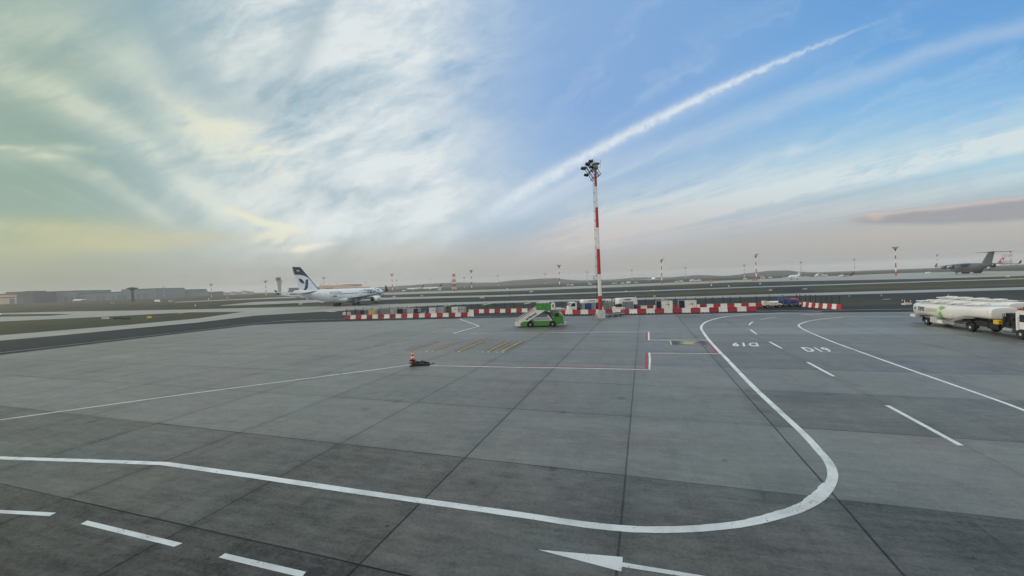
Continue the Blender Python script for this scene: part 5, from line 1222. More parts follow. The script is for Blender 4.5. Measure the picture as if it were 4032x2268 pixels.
        leafpoly(arc_, M_lettergreen, 'ring_emblem')
        leafpoly([(-2.28, 1.98), (-1.95, 1.92), (-1.85, 2.28), (-2.02, 2.08), (-2.1, 2.05)], M_letter, 'small_emblem'); leafpoly([(-2.10, 2.10), (-1.98, 2.10), (-1.95, 2.42), (-2.08, 2.3)], M_leaf, 'small_emblem')
    # tractor: chassis, cab, equipment between
    mb = MB(); mb.box(((ab + ac) / 2, 0, .82), (ac - ab + 2.2, .9, .26)); obj('tractor_chassis', mb, M_dsteel, t, 0)
    mb = MB(); mb.box((ac - 1.25, 0, 1.72), (1.0, 2.1, 1.5)); mb.box((ac - 2.4, -.5, 1.35), (.5, .6, .8)); mb.box((ac - 2.4, .55, 1.5), (.5, .5, .9)); mb.box((ab + 1.3, 0, 1.05), (1.5, 2.1, .55)); mb.box((ab + 2.6, 0, .95), (1.3, 2.0, .7)); mb.box((ab - 1.1, 0, 1.15), (1.2, 1.6, .4))
    for k in range(6): mb.box((ac - .95 - (k % 3) * .42, (-1) ** k * 1.12, 1.35 + (k // 3) * .55), (.3, .12, .34))
    for s_ in (-1, 1):
        for k in range(5): mb.bar((ac - 1.3 - k * .18, s_ * 1.08, 1.1), (ac - 1.3 - k * .18, s_ * 1.08, 2.4), .04)
    obj('pump_module', mb, M_blackpl, t, 0)
    mb = MB()
    for s_ in (-1, 1): mb.box((ac - 2.75, s_ * .96, 1.42), (.62, .4, .42))
    obj('pump_panel', mb, M_yellow, t, 0)
    for s_ in (-1, 1): mb = MB(); mb.cyl((ac - 2.0, s_ * .92, .72), (ac - .95, s_ * .92, .72), .27, n=16); obj('air_tank', mb, M_alu, t)
    ca = ac + .62
    mb = MB(); mb.prism([(ca - 1.15, .85), (ca - 1.15, 2.62), (ca - .9, 2.86), (ca + .75, 2.80), (ca + 1.15, 1.75), (ca + 1.22, .55), (ca + .72, .55), (ca + .55, 1.0), (ca - .55, 1.0), (ca - .7, .85)], -1.15, 1.15); cb = obj('cab', mb, M_white, t, 0)
    mb = MB(); mb.box((ca - .3, 0, 2.92), (1.6, 2.1, .16)); obj('roof_visor', mb, M_red, cb, 0)
    for s_ in (-1, 1):
        mb = MB(); mb.prism([(ca - .75, 1.72), (ca - .75, 2.45), (ca + .45, 2.45), (ca + .82, 1.72)], s_ * 1.15 - .012, s_ * 1.15 + .012); obj('side_window', mb, M_glass, cb, 0)
        mb = MB()
        for k in range(7): mb.box((ca - .85 - .04 * (k % 2), s_ * 1.155, 1.1 + k * .18), (.20, .012, .09))
        obj('notice_stickers', mb, M_grey, cb, 0)
    mb = MB(); mb.add([(ca + .80, -1.05, 2.68), (ca + .80, 1.05, 2.68), (ca + 1.16, 1.05, 1.78), (ca + 1.16, -1.05, 1.78)], [(0, 3, 2, 1)]); mb.v = [(a + .02, b_, c_) for a, b_, c_ in mb.v]; obj('windscreen', mb, M_glass, cb, 0)
    return t
root = Q0 - side * tocam * 1.04
ft = fuel_truck('white tanker truck with lettering and green leaf emblem on its side, nearer one', root, frz)
r2_ = at(3770, 1186, 55.5)
dup(ft, Vector((r2_.x, r2_.y, 0)) + Vector((0, 0, 0)), frz, 'white tanker truck mostly hidden behind the nearer lettered tanker')

# ------------------------------------------------------------------ vehicles behind the barriers
def mtx_thing(name, label, cat, px, py, rz, group=None): p_ = gp(px, py); return thing(name, label, cat, p_, rz, group)
# small truck with a white and blue body
t = mtx_thing('service_truck', 'white cab service truck with a white and blue box, left of the big mast', 'truck', 2298, 1228, math.pi + .18)
t.location.z = -.012
mb = MB(); mb.prism([(2.0, .55), (2.0, 2.45), (3.25, 2.5), (3.85, 1.55), (3.92, .5), (2.4, .5)], -1.0, 1.0); cb = obj('cab', mb, M_white, t, 0)
for s_ in (-1, 1): mb = MB(); mb.prism([(2.35, 1.5), (2.35, 2.25), (3.15, 2.25), (3.55, 1.5)], s_ * 1.0 - .012, s_ * 1.0 + .012); obj('side_window', mb, M_glass, cb, 0)
mb = MB(); mb.add([(3.30, -.9, 2.38), (3.30, .9, 2.38), (3.82, .9, 1.6), (3.82, -.9, 1.6)], [(0, 3, 2, 1)]); mb.v = [(a + .03, b_, c_ + .02) for a, b_, c_ in mb.v]; obj('windscreen', mb, M_glass, cb, 0)
mb = MB(); mb.box((-.6, 0, .7), (6.0, .9, .3)); mb.box((1.5, .4, 1.0), (.7, .8, .5)); obj('chassis', mb, M_dsteel, t, 0)
for x_ in (2.9, -1.8):
    for s_ in (-1, 1): wheel_part(t, (x_, s_ * .9, .42), .42, .28)
mb = MB(); mb.box((-1.5, 0, 1.5), (3.9, 2.1, 1.2)); obj('body_lower', mb, M_blue, t, 0)
mb = MB(); mb.prism([(-3.5, 2.1), (-3.5, 2.85), (.2, 2.9), (.5, 2.6), (.5, 2.1)], -1.06, 1.06); bu = obj('body_upper', mb, M_white, t, 0)
for s_ in (-1, 1): mb = MB(); mb.box((-1.7, s_ * 1.07, 2.62), (1.7, .03, .16)); obj('vent_slot', mb, M_dsteel, bu, 0)
# large white and blue unit
t = mtx_thing('ground_power_unit', 'large white and blue boxy ground power truck right of the big mast', 'truck', 2466, 1224, math.pi + .15); t.location.z = -.012
mb = MB(); mb.box((0, 0, 1.15), (4.2, 2.2, .9)); obj('body_lower', mb, M_blue, t, 0)
mb = MB(); mb.prism([(-2.3, 1.5), (-2.15, 3.02), (2.0, 3.06), (2.1, 2.95), (2.25, 1.55)], -1.14, 1.14); bu = obj('body_upper', mb, M_white, t, 0)
for s_ in (-1, 1):
    mb = MB(); mb.box((.1, s_ * 1.15, 2.72), (1.5, .03, .20)); obj('vent_slot', mb, M_dsteel, bu, 0)
    mb = MB(); mb.box((.1, s_ * 1.15, 2.42), (.9, .03, .10)); obj('maker_plate', mb, M_grey, bu, 0)
    mb = MB()
    for x_ in (-.75, 1.05): mb.box((x_, s_ * 1.145, 2.3), (.03, .02, 1.4))
    obj('panel_seam', mb, M_grey, bu, 0)
mb = MB(); mb.cyl((-2.1, .6, 3.0), (-2.1, .6, 3.4), .07, n=8); obj('exhaust_pipe', mb, M_lgrey, t)
mb = MB(); mb.box((0, 0, .6), (4.4, .9, .3)); obj('chassis', mb, M_dsteel, t, 0)
for x_ in (1.5, -1.4):
    for s_ in (-1, 1): wheel_part(t, (x_, s_ * .95, .42), .42, .28)
# vehicle with a white frame behind the grey containers
t = mtx_thing('belt_loader', 'vehicle with a white roof frame behind the grey containers next to the mast', 'loader', 2402, 1229, math.pi + .15); t.location.z = -.012
mb = MB(); mb.box((0, 0, .9), (4.2, 1.9, .6)); obj('body', mb, M_white, t, 0)
mb = MB()
for s_ in (-1, 1): mb.bar((-.55, s_ * .8, 1.2), (-.5, s_ * .8, 2.75), .14); mb.bar((.75, s_ * .8, 1.2), (.5, s_ * .8, 2.75), .12)
mb.box((0, 0, 2.80), (1.25, 1.8, .14)); obj('roof_frame', mb, M_white, t, 0)
mb = MB(); mb.box((-.62, 0, 2.95), (.35, .5, .22)); obj('work_light', mb, M_blackpl, t, 0)
for x_ in (1.3, -1.3):
    for s_ in (-1, 1): wheel_part(t, (x_, s_ * .8, .36), .36, .24)
# white tow tractor
t = mtx_thing('tow_tractor', 'low white tow tractor between grey containers in front of the ground power truck', 'tow tractor', 2436, 1231, math.pi + .15); t.location.z = -.012
mb = MB(); mb.prism([(-1.35, .35), (-1.45, 1.25), (1.2, 1.3), (1.45, 1.1), (1.5, .35)], -.75, .75); bd = obj('body', mb, M_white, t, 20)
mb = MB(); mb.prism([(-.5, 1.3), (-.6, 2.0), (.4, 1.9), (.55, 1.3)], -.5, .5); obj('seat', mb, M_blackpl, t, 0); mb = MB(); mb.box((1.40, .45, 1.05), (.25, .25, .2)); mb.box((1.40, -.45, 1.05), (.25, .25, .2)); obj('headlight', mb, M_dsteel, bd, 0)
for x_ in (.9, -.9):
    for s_ in (-1, 1): wheel_part(t, (x_, s_ * .68, .34), .34, .24)
# flat pallet dolly beside the cabinet
a_, b_ = gp(2384, 1250), gp(2450, 1244); hd_ = (b_ - a_); ln = hd_.length
t = thing('pallet_dolly', 'flat grey pallet dolly with a raised tow bar beside the grey cabinet', 'dolly', (a_ + b_) / 2 + Vector((0, .6, 0)), math.atan2(hd_.y, hd_.x))
mb = MB(); mb.box((0, 0, .58), (ln, 2.0, .12)); mb.box((0, 0, .47), (ln * .96, 1.7, .10)); obj('deck', mb, M_uld, t, 0)
mb = MB()
for k in range(9): mb.cyl((-ln / 2 + .2 + k * (ln - .4) / 8, -.9, .67), (-ln / 2 + .2 + k * (ln - .4) / 8, .9, .67), .05, n=8)
obj('roller', mb, M_dsteel, t)
for x_ in (-ln * .33, ln * .33):
    for s_ in (-1, 1): wheel_part(t, (x_, s_ * .72, .22), .22, .16)
mb = MB(); mb.bar((ln / 2 - .1, 0, .5), (ln / 2 + .35, 0, .65), .16); mb.bar((ln / 2 + .3, 0, .6), (ln / 2 + .72, 0, 1.45), .09); mb.cyl((ln / 2 + .72, -.12, 1.45), (ln / 2 + .72, .12, 1.45), .07, n=8); obj('tow_bar', mb, M_steel, t, 0)
# right: tow tractor and the covered trailer
t = mtx_thing('tow_tractor', 'small dark tow tractor with a white tank, right end of the back barriers', 'tow tractor', 3040, 1212, 3.0); t.location.z = -.012
mb = MB(); mb.box((0, 0, .75), (3.4, 1.3, .32)); mb.box((1.5, 0, 1.25), (.7, 1.2, .6)); obj('body', mb, M_dirtywhite, t, 0)
mb = MB(); mb.box((-.2, -.3, 1.15), (1.7, .8, .55)); mb.cyl((-1.0, .35, 1.2), (.7, .35, 1.2), .3, n=14); obj('tank', mb, M_bwhite, t, 20)
mb = MB(); mb.box((-.05, -.70, .55), (.9, .25, .4)); obj('tool_box', mb, M_bwhite, t, 0)
mb = MB(); mb.tube([(1.2, -.5, 1.0), (1.2, -.5, 1.6), (1.2, .5, 1.6), (1.2, .5, 1.0)], .04); obj('hand_rail', mb, M_dsteel, t)
for x_ in (1.15, -1.2):
    for s_ in (-1, 1): wheel_part(t, (x_, s_ * .6, .36), .36, .26)
p0_, p1_ = gp(3075, 1208), gp(3160, 1207); hd_ = p1_ - p0_; ln = hd_.length
t = thing('baggage_trailer', 'trailer heaped with a blue and red tarpaulin at the right end of the barriers', 'trailer', (p0_ + p1_) / 2 + Vector((0, .8, -.012)), math.atan2(hd_.y, hd_.x))
mb = MB(); mb.box((.4, 0, .62), (ln * .95, 2.0, .14)); mb.box((ln * .46, 0, .70), (.5, 1.6, .3)); obj('deck', mb, M_dirtywhite, t, 0)
mb = MB(); mb.bar((-ln * .30, -1.0, .6), (-ln * .38, -1.0, 1.9), .10); mb.bar((-ln * .38, -1.0, 1.9), (-ln * .5, -1.0, .8), .08); mb.bar((-ln * .1, -1.02, .55), (-ln * .32, -1.02, .55), .1); obj('side_frame', mb, M_steel, t, 0)
for x_ in (-ln * .25, ln * .08, ln * .42):
    for s_ in (-1, 1): wheel_part(t, (x_, s_ * .85, .32), .32, .24)
def heap(mb, x0, x1, z0, hfun, yw, seed, n=16, m=10):
    rnd = random.Random(seed); rows = []
    for i in range(n + 1):
        f_ = i / n; x_ = x0 + (x1 - x0) * f_; h_ = hfun(f_); row = []
        for k in range(m + 1):
            a = math.pi * k / m; y_ = -yw * math.cos(a) * (1 + rnd.uniform(-.05, .05)); zz_ = z0 + h_ * (math.sin(a) ** .45) * (1 + rnd.uniform(-.10, .10)); row.append((x_ + rnd.uniform(-.06, .06), y_, zz_))
        rows.append(row)
    vs = [v for r in rows for v in r]; fs = []
    for i in range(n):
        for k in range(m): fs.append((i * (m + 1) + k, (i + 1) * (m + 1) + k, (i + 1) * (m + 1) + k + 1, i * (m + 1) + k + 1))
    fs += [tuple(range(m + 1)), tuple(n * (m + 1) + k for k in range(m, -1, -1))]
    mb.add(vs, fs)
mb = MB(); heap(mb, -ln * .52, ln * .40, .62, lambda f_: 1.25 + .28 * math.sin(f_ * 9) * (1 - f_) + (.12 if f_ < .5 else -.28 * (f_ - .5)) - (.5 if f_ > .97 or f_ < .02 else 0), 1.05, 4); obj('blue_tarpaulin', mb, M_bluetarp, t, 0)
mb = MB(); heap(mb, ln * .06, ln * .42, 1.15, lambda f_: .78 - .25 * f_ - (.4 if f_ > .95 or f_ < .04 else 0), .95, 9, 10); obj('red_tarpaulin', mb, M_redtarp, t, 0)

# ------------------------------------------------------------------ plastic road barriers
def barrier_mesh(nm, L_, m):
    mb = MB(); n = 13; secs = []
    prof = [(.255, 0), (.255, .12), (.20, .30), (.13, .52), (.11, .98), (.09, 1.0)]
    pts = [(-a, b_) for a, b_ in prof] + [(a, b_) for a, b_ in reversed(prof)]
    # solid body with two fork pockets along the bottom edge
    x = -L_ / 2; cuts = [(-L_ / 2 + .012, 0), (-L_ * .30, 0), (-L_ * .28, .10), (-L_ * .14, .10), (-L_ * .12, 0), (L_ * .12, 0), (L_ * .14, .10), (L_ * .28, .10), (L_ * .30, 0), (L_ / 2 - .012, 0)]
    rings = [[Vector((cx, a, max(b_, zb))) for a, b_ in pts] for cx, zb in cuts]
    mb.loft(rings)
    me = obj(nm, mb, m, None, 30); d = me.data; bpy.data.objects.remove(me); return d
BM = {True: barrier_mesh('road_barrier', 1.0, M_red), False: barrier_mesh('road_barrier', 1.0, M_bwhite)}
NB = [0]
def barrier_row(pix, n, first_red, phrase, group, zoff=-.018, ends=('', '')):
    P = [gp(*a) for a in pix]; seg = [(b_ - a).length for a, b_ in zip(P, P[1:])]; tot = sum(seg); L_ = tot / n
    def pt(s_):
        for a, b_, l in zip(P, P[1:], seg):
            if s_ <= l or l is seg[-1]: return a + (b_ - a) * (s_ / l), (b_ - a).normalized()
            s_ -= l
    for i in range(n):
        red = first_red == (i % 2 == 0); c_, d_ = pt((i + .5) * L_)
        o = bpy.data.objects.new('road_barrier', BM[red]); COL.objects.link(o)
        o.location = c_ + Vector((random.uniform(-.03, .03), random.uniform(-.07, .07), zoff)); o.rotation_euler = (0, 0, math.atan2(d_.y, d_.x) + random.uniform(-.05, .05)); o.scale = (L_ * random.uniform(.95, .985), 1, random.uniform(.97, 1.03))
        colr = 'red' if red else 'white'
        if i == 0: lab = '%s plastic barrier %s' % (colr, ends[0])
        elif i == n - 1: lab = '%s plastic barrier %s' % (colr, ends[1])
        else: lab = '%s plastic barrier %s' % (colr, phrase)
        tag(o, lab, 'barrier', (colr + ' ' + group) if 0 < i < n - 1 else None)
        if 0 < i < n - 1 and False: pass
barrier_row([(1360, 1257), (1480, 1254.5), (1600, 1251.5), (1740, 1248.5), (1866, 1245.5)], 22, True, 'in the row below the white airliner', 'barriers of the row below the airliner', ends=('at the far left end of the whole barrier line', 'closing the row by the zigzag line'))
barrier_row([(1846, 1234), (1980, 1231.5), (2120, 1228.5), (2320, 1225), (2560, 1219.5), (2780, 1214.5), (3003, 1209.5)], 48, False, 'in the back row by the fence', 'barriers of the back row', ends=('starting the back row behind the zigzag line', 'ending the back row beside the small dark tow tractor'))
barrier_row([(2196, 1237.5), (2400, 1236), (2560, 1233.5), (2780, 1229.5), (2977, 1225)], 23, True, 'in the front row on both sides of the big mast', 'barriers of the front row', ends=('half hidden behind the green stair truck', 'ending the front row at the road gap'))
barrier_row([(3152, 1206.5), (3190, 1210), (3221, 1213), (3258, 1215.5), (3315, 1219)], 11, True, 'in the curved row right of the tarpaulin trailer', 'barriers of the curved row', ends=('starting the curved row behind the tarpaulin trailer', 'with its end face showing, last of the curved row'))

# ------------------------------------------------------------------ wire fence
M_fpost = mat('dark_fence_post', rgb(38, 42, 44), .7, var=.15)
M_mesh = mat('wire_mesh', rgb(40, 46, 46), .7, var=0, alpha=.22)
fp_ = [(1362, 1246), (1500, 1240), (1685, 1232), (1880, 1225), (2000, 1222), (2200, 1217.5), (2540, 1209.5), (2800, 1203), (3031, 1197), (3136, 1193.5), (3200, 1197), (3306, 1205)]
posts_px = [1364, 1400, 1432, 1466, 1500, 1534, 1568, 1604, 1640, 1685, 1724, 1764, 1796, 1827, 1856, 1883, 1918, 1949, 1988, 2024, 2061, 2098, 2136, 2174, 2212, 2248, 2284, 2320, 2358, 2396, 2434, 2470, 2506, 2542, 2580, 2620, 2660, 2700, 2740, 2778, 2808, 2847, 2876, 2915, 2978, 3031, 3082, 3136, 3150, 3172, 3191, 3212, 3234, 3253, 3276, 3306]
def fence_y(x):
    for (x0, y0), (x1, y1) in zip(fp_, fp_[1:]):
        if x <= x1: return y0 + (y1 - y0) * (x - x0) / (x1 - x0)
    return fp_[-1][1]
F0 = gp(*fp_[0]); t = thing('wire_fence', 'dark wire mesh fence on thin posts running behind all the barriers', 'fence', (F0.x, F0.y, -.02))
FP = [gp(x, fence_y(x)) - F0 for x in posts_px]
for v in FP: mb = MB(); mb.cyl((v.x, v.y, 0), (v.x, v.y, 2.15), .085, n=6); obj('post', mb, M_fpost, t)
mb = MB()
for zz in (.15, .8, 1.45, 2.05): mb.tube([(v.x, v.y, zz) for v in FP], .008, 4)
obj('wire', mb, M_dsteel, t, 0)
mb = MB(); n = len(FP); mb.add([(v.x, v.y + .04, .1) for v in FP] + [(v.x, v.y + .04, 2.05) for v in FP], [(i, i + 1, n + i + 1, n + i) for i in range(n - 1)]); obj('wire_mesh', mb, M_mesh, t, 0)

# ------------------------------------------------------------------ air cargo containers
def uld(label, pl, pr, ytop, pb, mfront, mside=None, depth=1.5, rz=None, kind='full', logo=False, corner=False, split=.6):
    """container seen between two photo columns; pb is the ground row"""
    a, b_ = gp(pl, pb), gp(pr, pb - .02 * (pr - pl)); wd = (b_ - a).length; c_ = (a + b_) / 2; top = at((pl + pr) / 2, ytop, c_.y).z
    z0 = .50; h = max(top - z0, .8); ang = math.atan2((b_ - a).y, (b_ - a).x) if rz is None else rz
    t = thing('cargo_container', label, 'cargo container', (c_.x, c_.y, -.018 + z0), ang, 'cargo containers behind the barriers')
    back = Vector((-math.sin(ang), math.cos(ang), 0)) * (depth / 2); t.location += back
    mb = MB(); ch = .38 if kind == 'cut' else .02
    mb.prism([(-wd / 2, .02), (-wd / 2, h - .03), (wd / 2, h - .03), (wd / 2, ch + .02), (wd / 2 - ch, .02)], -depth / 2, depth / 2); obj('shell', mb, mside or mfront, t, 0)
    mb = MB(); mb.box((0, -depth / 2 - .012, h / 2), (wd * .94, .03, h * .9)); obj('front_panel', mb, mfront, t, 0)
    mb = MB(); e = .05
    for x_ in (-wd / 2, wd / 2): mb.box((x_, -depth / 2 - .02, h / 2), (e * 1.4, e, h))
    if wd > 1.9: mb.box((wd * (split - .5), -depth / 2 - .03, h / 2), (.05, .04, h))
    for z_ in (.03, h): mb.box((0, -depth / 2 - .02, z_), (wd, e, e * 1.4))
    mb.box((0, 0, 0.0), (wd * 1.02, depth * 1.02, .06)); obj('frame', mb, M_alu, t, 0)
    mb = MB(); mb.box((0, 0, -.16), (wd * .96, depth * .9, .10))
    for x_ in (-wd * .34, wd * .34):
        for s_ in (-1, 1): mb.wheel((x_, s_ * depth * .38, -.335), .165, .12, 'y', 12)
    tr = obj('dolly', mb, M_dsteel, t, 0)
    if logo:
        f_ = [c for c in t.children if c.name.startswith('front_panel')][0]
        mb = MB(); mb.box((-.16, -depth / 2 - .032, h * .55), (.52, .008, .06)); mb.prism([(.12, h * .50), (.22, h * .66), (.42, h * .62), (.50, h * .52), (.40, h * .53), (.44, h * .42), (.30, h * .47), (.28, h * .54)], -depth / 2 - .034, -depth / 2 - .028); obj('winged_emblem', mb, M_dsteel, f_, 0)
        mb = MB(); mb.box((0, -depth / 2 - .032, h * .80), (wd * .42, .008, .05)); obj('lettering', mb, M_grey, f_, 0)
    return t
uld('dark open cargo container, first of the cluster under the airliner engine', 1418, 1437, 1220, 1248, M_blackpl, M_uld)
uld('grey cargo container between the dark one and the cream one with the golden glint', 1438, 1452, 1220, 1247, M_gwrap, M_uld, kind='cut')
uld('cream cargo container with the golden low-sun glint put into its wrap colour', 1453, 1480, 1217.5, 1248, M_glintwrap, M_wrap)
uld('grey wrapped cargo load right beside the cream container with the golden glint', 1481, 1501, 1217, 1246, M_gwrap, M_gwrap)
uld('dark grey wrapped cargo load in the middle of the cluster', 1503, 1531, 1215.5, 1246, M_gwrap, M_dsteel)
uld('pale wrapped cargo container left of an open dark one', 1532, 1553, 1215, 1245, M_wrap, M_wrap)
uld('open cargo container with black inside and silver side frames', 1565, 1588, 1214.5, 1244, M_blackpl, M_alu)
uld('narrow silver cargo container against the open black one', 1554, 1564, 1215, 1244.5, M_uld, M_uld)
uld('small grey cargo container right of the open black one', 1589, 1601, 1215, 1243, M_gwrap, M_uld)
uld('pale wrapped cargo container standing free with a dark teal one beside', 1604, 1628, 1213.5, 1243, M_wrap, M_wrap)
uld('dark teal cargo container at the right end of the cluster', 1630, 1648, 1214, 1242, M_dsteel, M_uld, kind='cut')
t = mtx_thing('empty_dolly', 'low empty cargo dolly right of the dark teal container', 'dolly', 1664, 1240, .1)
mb = MB(); mb.box((0, 0, .5), (1.6, 1.5, .1)); mb.box((.7, 0, .75), (.1, 1.4, .5)); obj('deck', mb, M_uld, t, 0)
for x_ in (-.5, .5):
    for s_ in (-1, 1): wheel_part(t, (x_, s_ * .6, .2), .2, .14)
uld('white cargo container with a winged emblem, left one of the separate pair', 1690, 1716, 1210.5, 1242, M_bwhite, M_grey, logo=True)
uld('grey cargo container joined to the white emblem one, left pair', 1717, 1745, 1210.5, 1240, M_lgrey, M_grey, logo=True)
uld('white cargo container with emblem nearest the zigzag line', 1779, 1804, 1207.5, 1239, M_bwhite, M_grey, logo=True)
uld('grey cargo container joined to the one nearest the zigzag line', 1805, 1828, 1207.5, 1238, M_lgrey, M_grey, logo=True)
uld('blue fronted cargo container in front of the small white and blue truck', 2303, 2331, 1192.5, 1231, M_blue, M_uld, depth=1.2)
uld('silver cargo container right of the blue fronted one', 2332, 2347, 1191, 1230, M_uld, M_uld, kind='cut', depth=1.2)
uld('narrow silver cargo container left of the blue fronted one', 2292, 2302, 1193.5, 1231, M_uld, M_uld, depth=1.2)
uld('scuffed grey cargo container touching the big mast on its right', 2377, 2400, 1189, 1232, M_gwrap, M_uld, depth=1.2)
uld('scuffed grey cargo container left of the white tow tractor', 2401, 2417, 1189, 1232, M_gwrap, M_uld, depth=1.2)
uld('wide scuffed grey cargo container before the ground power truck', 2452, 2495, 1187.5, 1231, M_gwrap, M_uld, depth=1.2)
uld('white cargo container with winged emblem and dark blue edge right of the trucks', 2605, 2650, 1183, 1228, M_bwhite, M_lgrey, logo=True)
uld('open dark blue and grey cargo container left of the white emblem one', 2585, 2604, 1184, 1228, M_dblue, M_uld)
uld('white cargo container with winged emblem, rightmost of all the containers', 2697, 2744, 1181, 1226, M_bwhite, M_lgrey, logo=True, split=.78)
uld('dark cargo container joined to the rightmost white one', 2674, 2696, 1182, 1226, M_dblue, M_uld)
# short white blocks at the left end of the fence
for px, lab in ((1357, 'small cream concrete block left of the fence post, beyond the barrier end'), (1374, 'small cream concrete block right of the fence post, beyond the barrier end')):
    p_ = gp(px, 1240); mb = MB(); mb.box((0, 0, .42), (.95, .6, .84), taper=.94); mb.box((0, 0, .88), (.3, .1, .1)); tag(obj('concrete_block', mb, M_cream, None, 0, (p_.x, p_.y, -.018)), lab, 'concrete block', 'cream blocks')

# ------------------------------------------------------------------ cones and tarpaulin
cb_ = gp(1626, 1441)
def cone(label, z, dx, rz):
    t = thing('traffic_cone', label, 'traffic cone', (cb_.x + dx, cb_.y, z), rz, 'stacked traffic cones')
    mb = MB(); mb.box((0, 0, .04), (.52, .52, .07)); mb.box((0, 0, .085), (.36, .36, .03)); obj('base', mb, M_black, t, 0)
    mb = MB(); prof = [(.185, .10), (.155, .26)]; mb.mat(0); mb.lathe([(.185, .10), (.160, .27)], n=24, cap=False); mb.mat(1); mb.lathe([(.160, .27), (.135, .42)], n=24, cap=False); mb.mat(0); mb.lathe([(.135, .42), (.092, .66)], n=24, cap=False); mb.mat(1); mb.lathe([(.092, .66), (.076, .76)], n=24, cap=False); mb.mat(0); mb.lathe([(.076, .76), (.036, .93), (.030, .94)], n=24)
    obj('cone', mb, [M_orange, M_reflect], t); return t
cone('lowest of the three stacked traffic cones, only its black base showing', 0, 0, .3)
cone('middle one of the three stacked traffic cones, only its black base showing', .25, .015, .7)
cone('orange and white traffic cone on top of the stack by the black heap', .50, -.01, .1)
mb = MB(); heap(mb, -.78, .72, 0, lambda f_: (.38 + .05 * math.sin(f_ * 14) - .12 * f_) * (1 if .03 < f_ < .97 else .3), .34, 21, 18, 10)
for a, b_, c_, r_ in ((-.35, -.05, .33, .5), (.05, .05, .34, -.3), (.4, -.02, .27, .2), (-.6, .1, .28, 0)): mb.box((a, b_, c_), (.34, .30, .16), Matrix.Rotation(r_, 3, 'Z') @ Matrix.Rotation(.2, 3, 'Y'))
mb.bar((.70, 0, .05), (1.12, .05, .16), .05, .04); mb.box((1.08, .05, .16), (.2, .1, .06))
tag(obj('weighted_bags', mb, M_blacktarp, None, 20, (cb_.x + .86, cb_.y + .10, .002)), 'low heap of black weighted bags on the white line beside the cones', 'black bags')

# ------------------------------------------------------------------ taxiway signs and field lights
def sign(label, px, py, w_, h_, col, marks=True, name='taxiway_sign', cat='sign'):
    p_ = gp(px, py); Y = p_.y
    if Y > 900 or Y < 0: p_ = at(px, py, 900)
    ww = w_ * p_.y / FPX; hh = h_ * p_.y / FPX; ang = -math.atan2(p_.x, p_.y) * .6
    t = thing(name, label, cat, (p_.x, p_.y, (p_.z if abs(p_.z) > .2 else 0) - .03), ang, 'taxiway signs')
    mb = MB(); mb.box((0, 0, .12 + hh / 2), (ww, .18, hh * .92)); obj('board', mb, col, t, 0)
    mb = MB()
    for s_ in (-1, 1): mb.box((s_ * ww * .35, 0, .07), (.1, .1, .15))
    obj('feet', mb, M_dsteel, t, 0)
    if marks:
        mb = MB(); n = 3
        for k in range(n): mb.box((ww * (k - 1) * .26, -.10, .12 + hh / 2), (ww * .13, .02, hh * .5))
        obj('marking', mb, M_dsteel, t, 0)
    return t
SG = [(415, 1257, 20, 7, M_bwhite, 1, 'white and dark lettered sign on the grass island far left'),
 (499, 1258, 24, 6, M_dgreen, 0, 'dull green sign between the white and yellow signs on the grass island'),
 (588, 1254, 13, 8, M_signy, 0, 'bright yellow sign at the right end of the grass island'),
 (464, 1257, 26, 6, M_dsteel, 0, 'dark sign back between the white and the green sign on the grass island'),
 (1184, 1199.5, 12, 6, M_bwhite, 1, 'white lettered sign under the tail of the white airliner'),
 (1199, 1193, 7, 3, M_bwhite, 0, 'small white sign just behind the lettered one under the airliner tail'),
 (1268, 1194, 12, 4, M_dirtywhite, 1, 'dull sign on the grass left of the airliner wheels'),
 (1210, 1179.5, 8, 4, M_bwhite, 0, 'small white sign beneath the rear fuselage of the airliner'),
 (1553, 1170.5, 11, 5, M_bwhite, 1, 'white sign right of the airliner engine'),
 (1661, 1167, 9, 5, M_signy, 0, 'yellow sign on the grass beyond the runway, left of the lattice tower'),
 (1898, 1175, 17, 6, M_bwhite, 1, 'white sign with dark lettering on the grass above the left container pair'),
 (1963, 1167, 7, 3, M_bwhite, 0, 'tiny white sign right of the white lettered grass sign'),
 (2092, 1151, 13, 4.5, M_bwhite, 0, 'pale sign between the runway and the far apron, left of the big mast'),
 (2009, 1168, 5, 5, M_grey, 0, 'small grey marker box above the stair truck'),
 (2062, 1163, 6, 3, M_bwhite, 0, 'tiny white marker near the runway edge, left of the big mast'),
 (1997, 1138.5, 6, 3, M_bwhite, 0, 'tiny white marker on the far apron edge before the low hill'),
 (2465, 1149, 8, 3.5, M_bwhite, 0, 'tiny white marker on the runway edge right of the big mast'),
 (2573, 1146, 8, 3, M_bwhite, 0, 'tiny white marker under the airliner seen head on'),
 (2577, 1169, 10, 4, M_signy, 0, 'yellow sign above the white emblem container right of the trucks'),
 (2801, 1126, 4, 6, M_bwhite, 0, 'slim white marker post on the grass below the orange vehicle'),
 (2870, 1128, 6, 3, M_bwhite, 0, 'tiny white marker on the grass left of the tall one-sided mast'),
 (2993, 1119, 5, 4, M_bwhite, 0, 'tiny white marker box right of the tall one-sided mast'),
 (3034, 1145, 11, 4, M_paleblock if 'M_paleblock' in globals() else M_cream, 0, 'cream marker slab at the end of the yellow taxi line'),
 (3169, 1140, 15, 3, M_cream, 0, 'cream marker slab where the yellow taxi line begins again'),
 (3918, 1090, 10, 5, M_signy, 0, 'yellow sign on the grass below the military transport tail, left one'),
 (3968, 1091.5, 12, 5.5, M_signy, 0, 'yellow sign near the right picture edge below the red tail')]
for px, py, w_, h_, col, mk, lab in SG: sign(lab, px, py, w_, h_, col, mk)
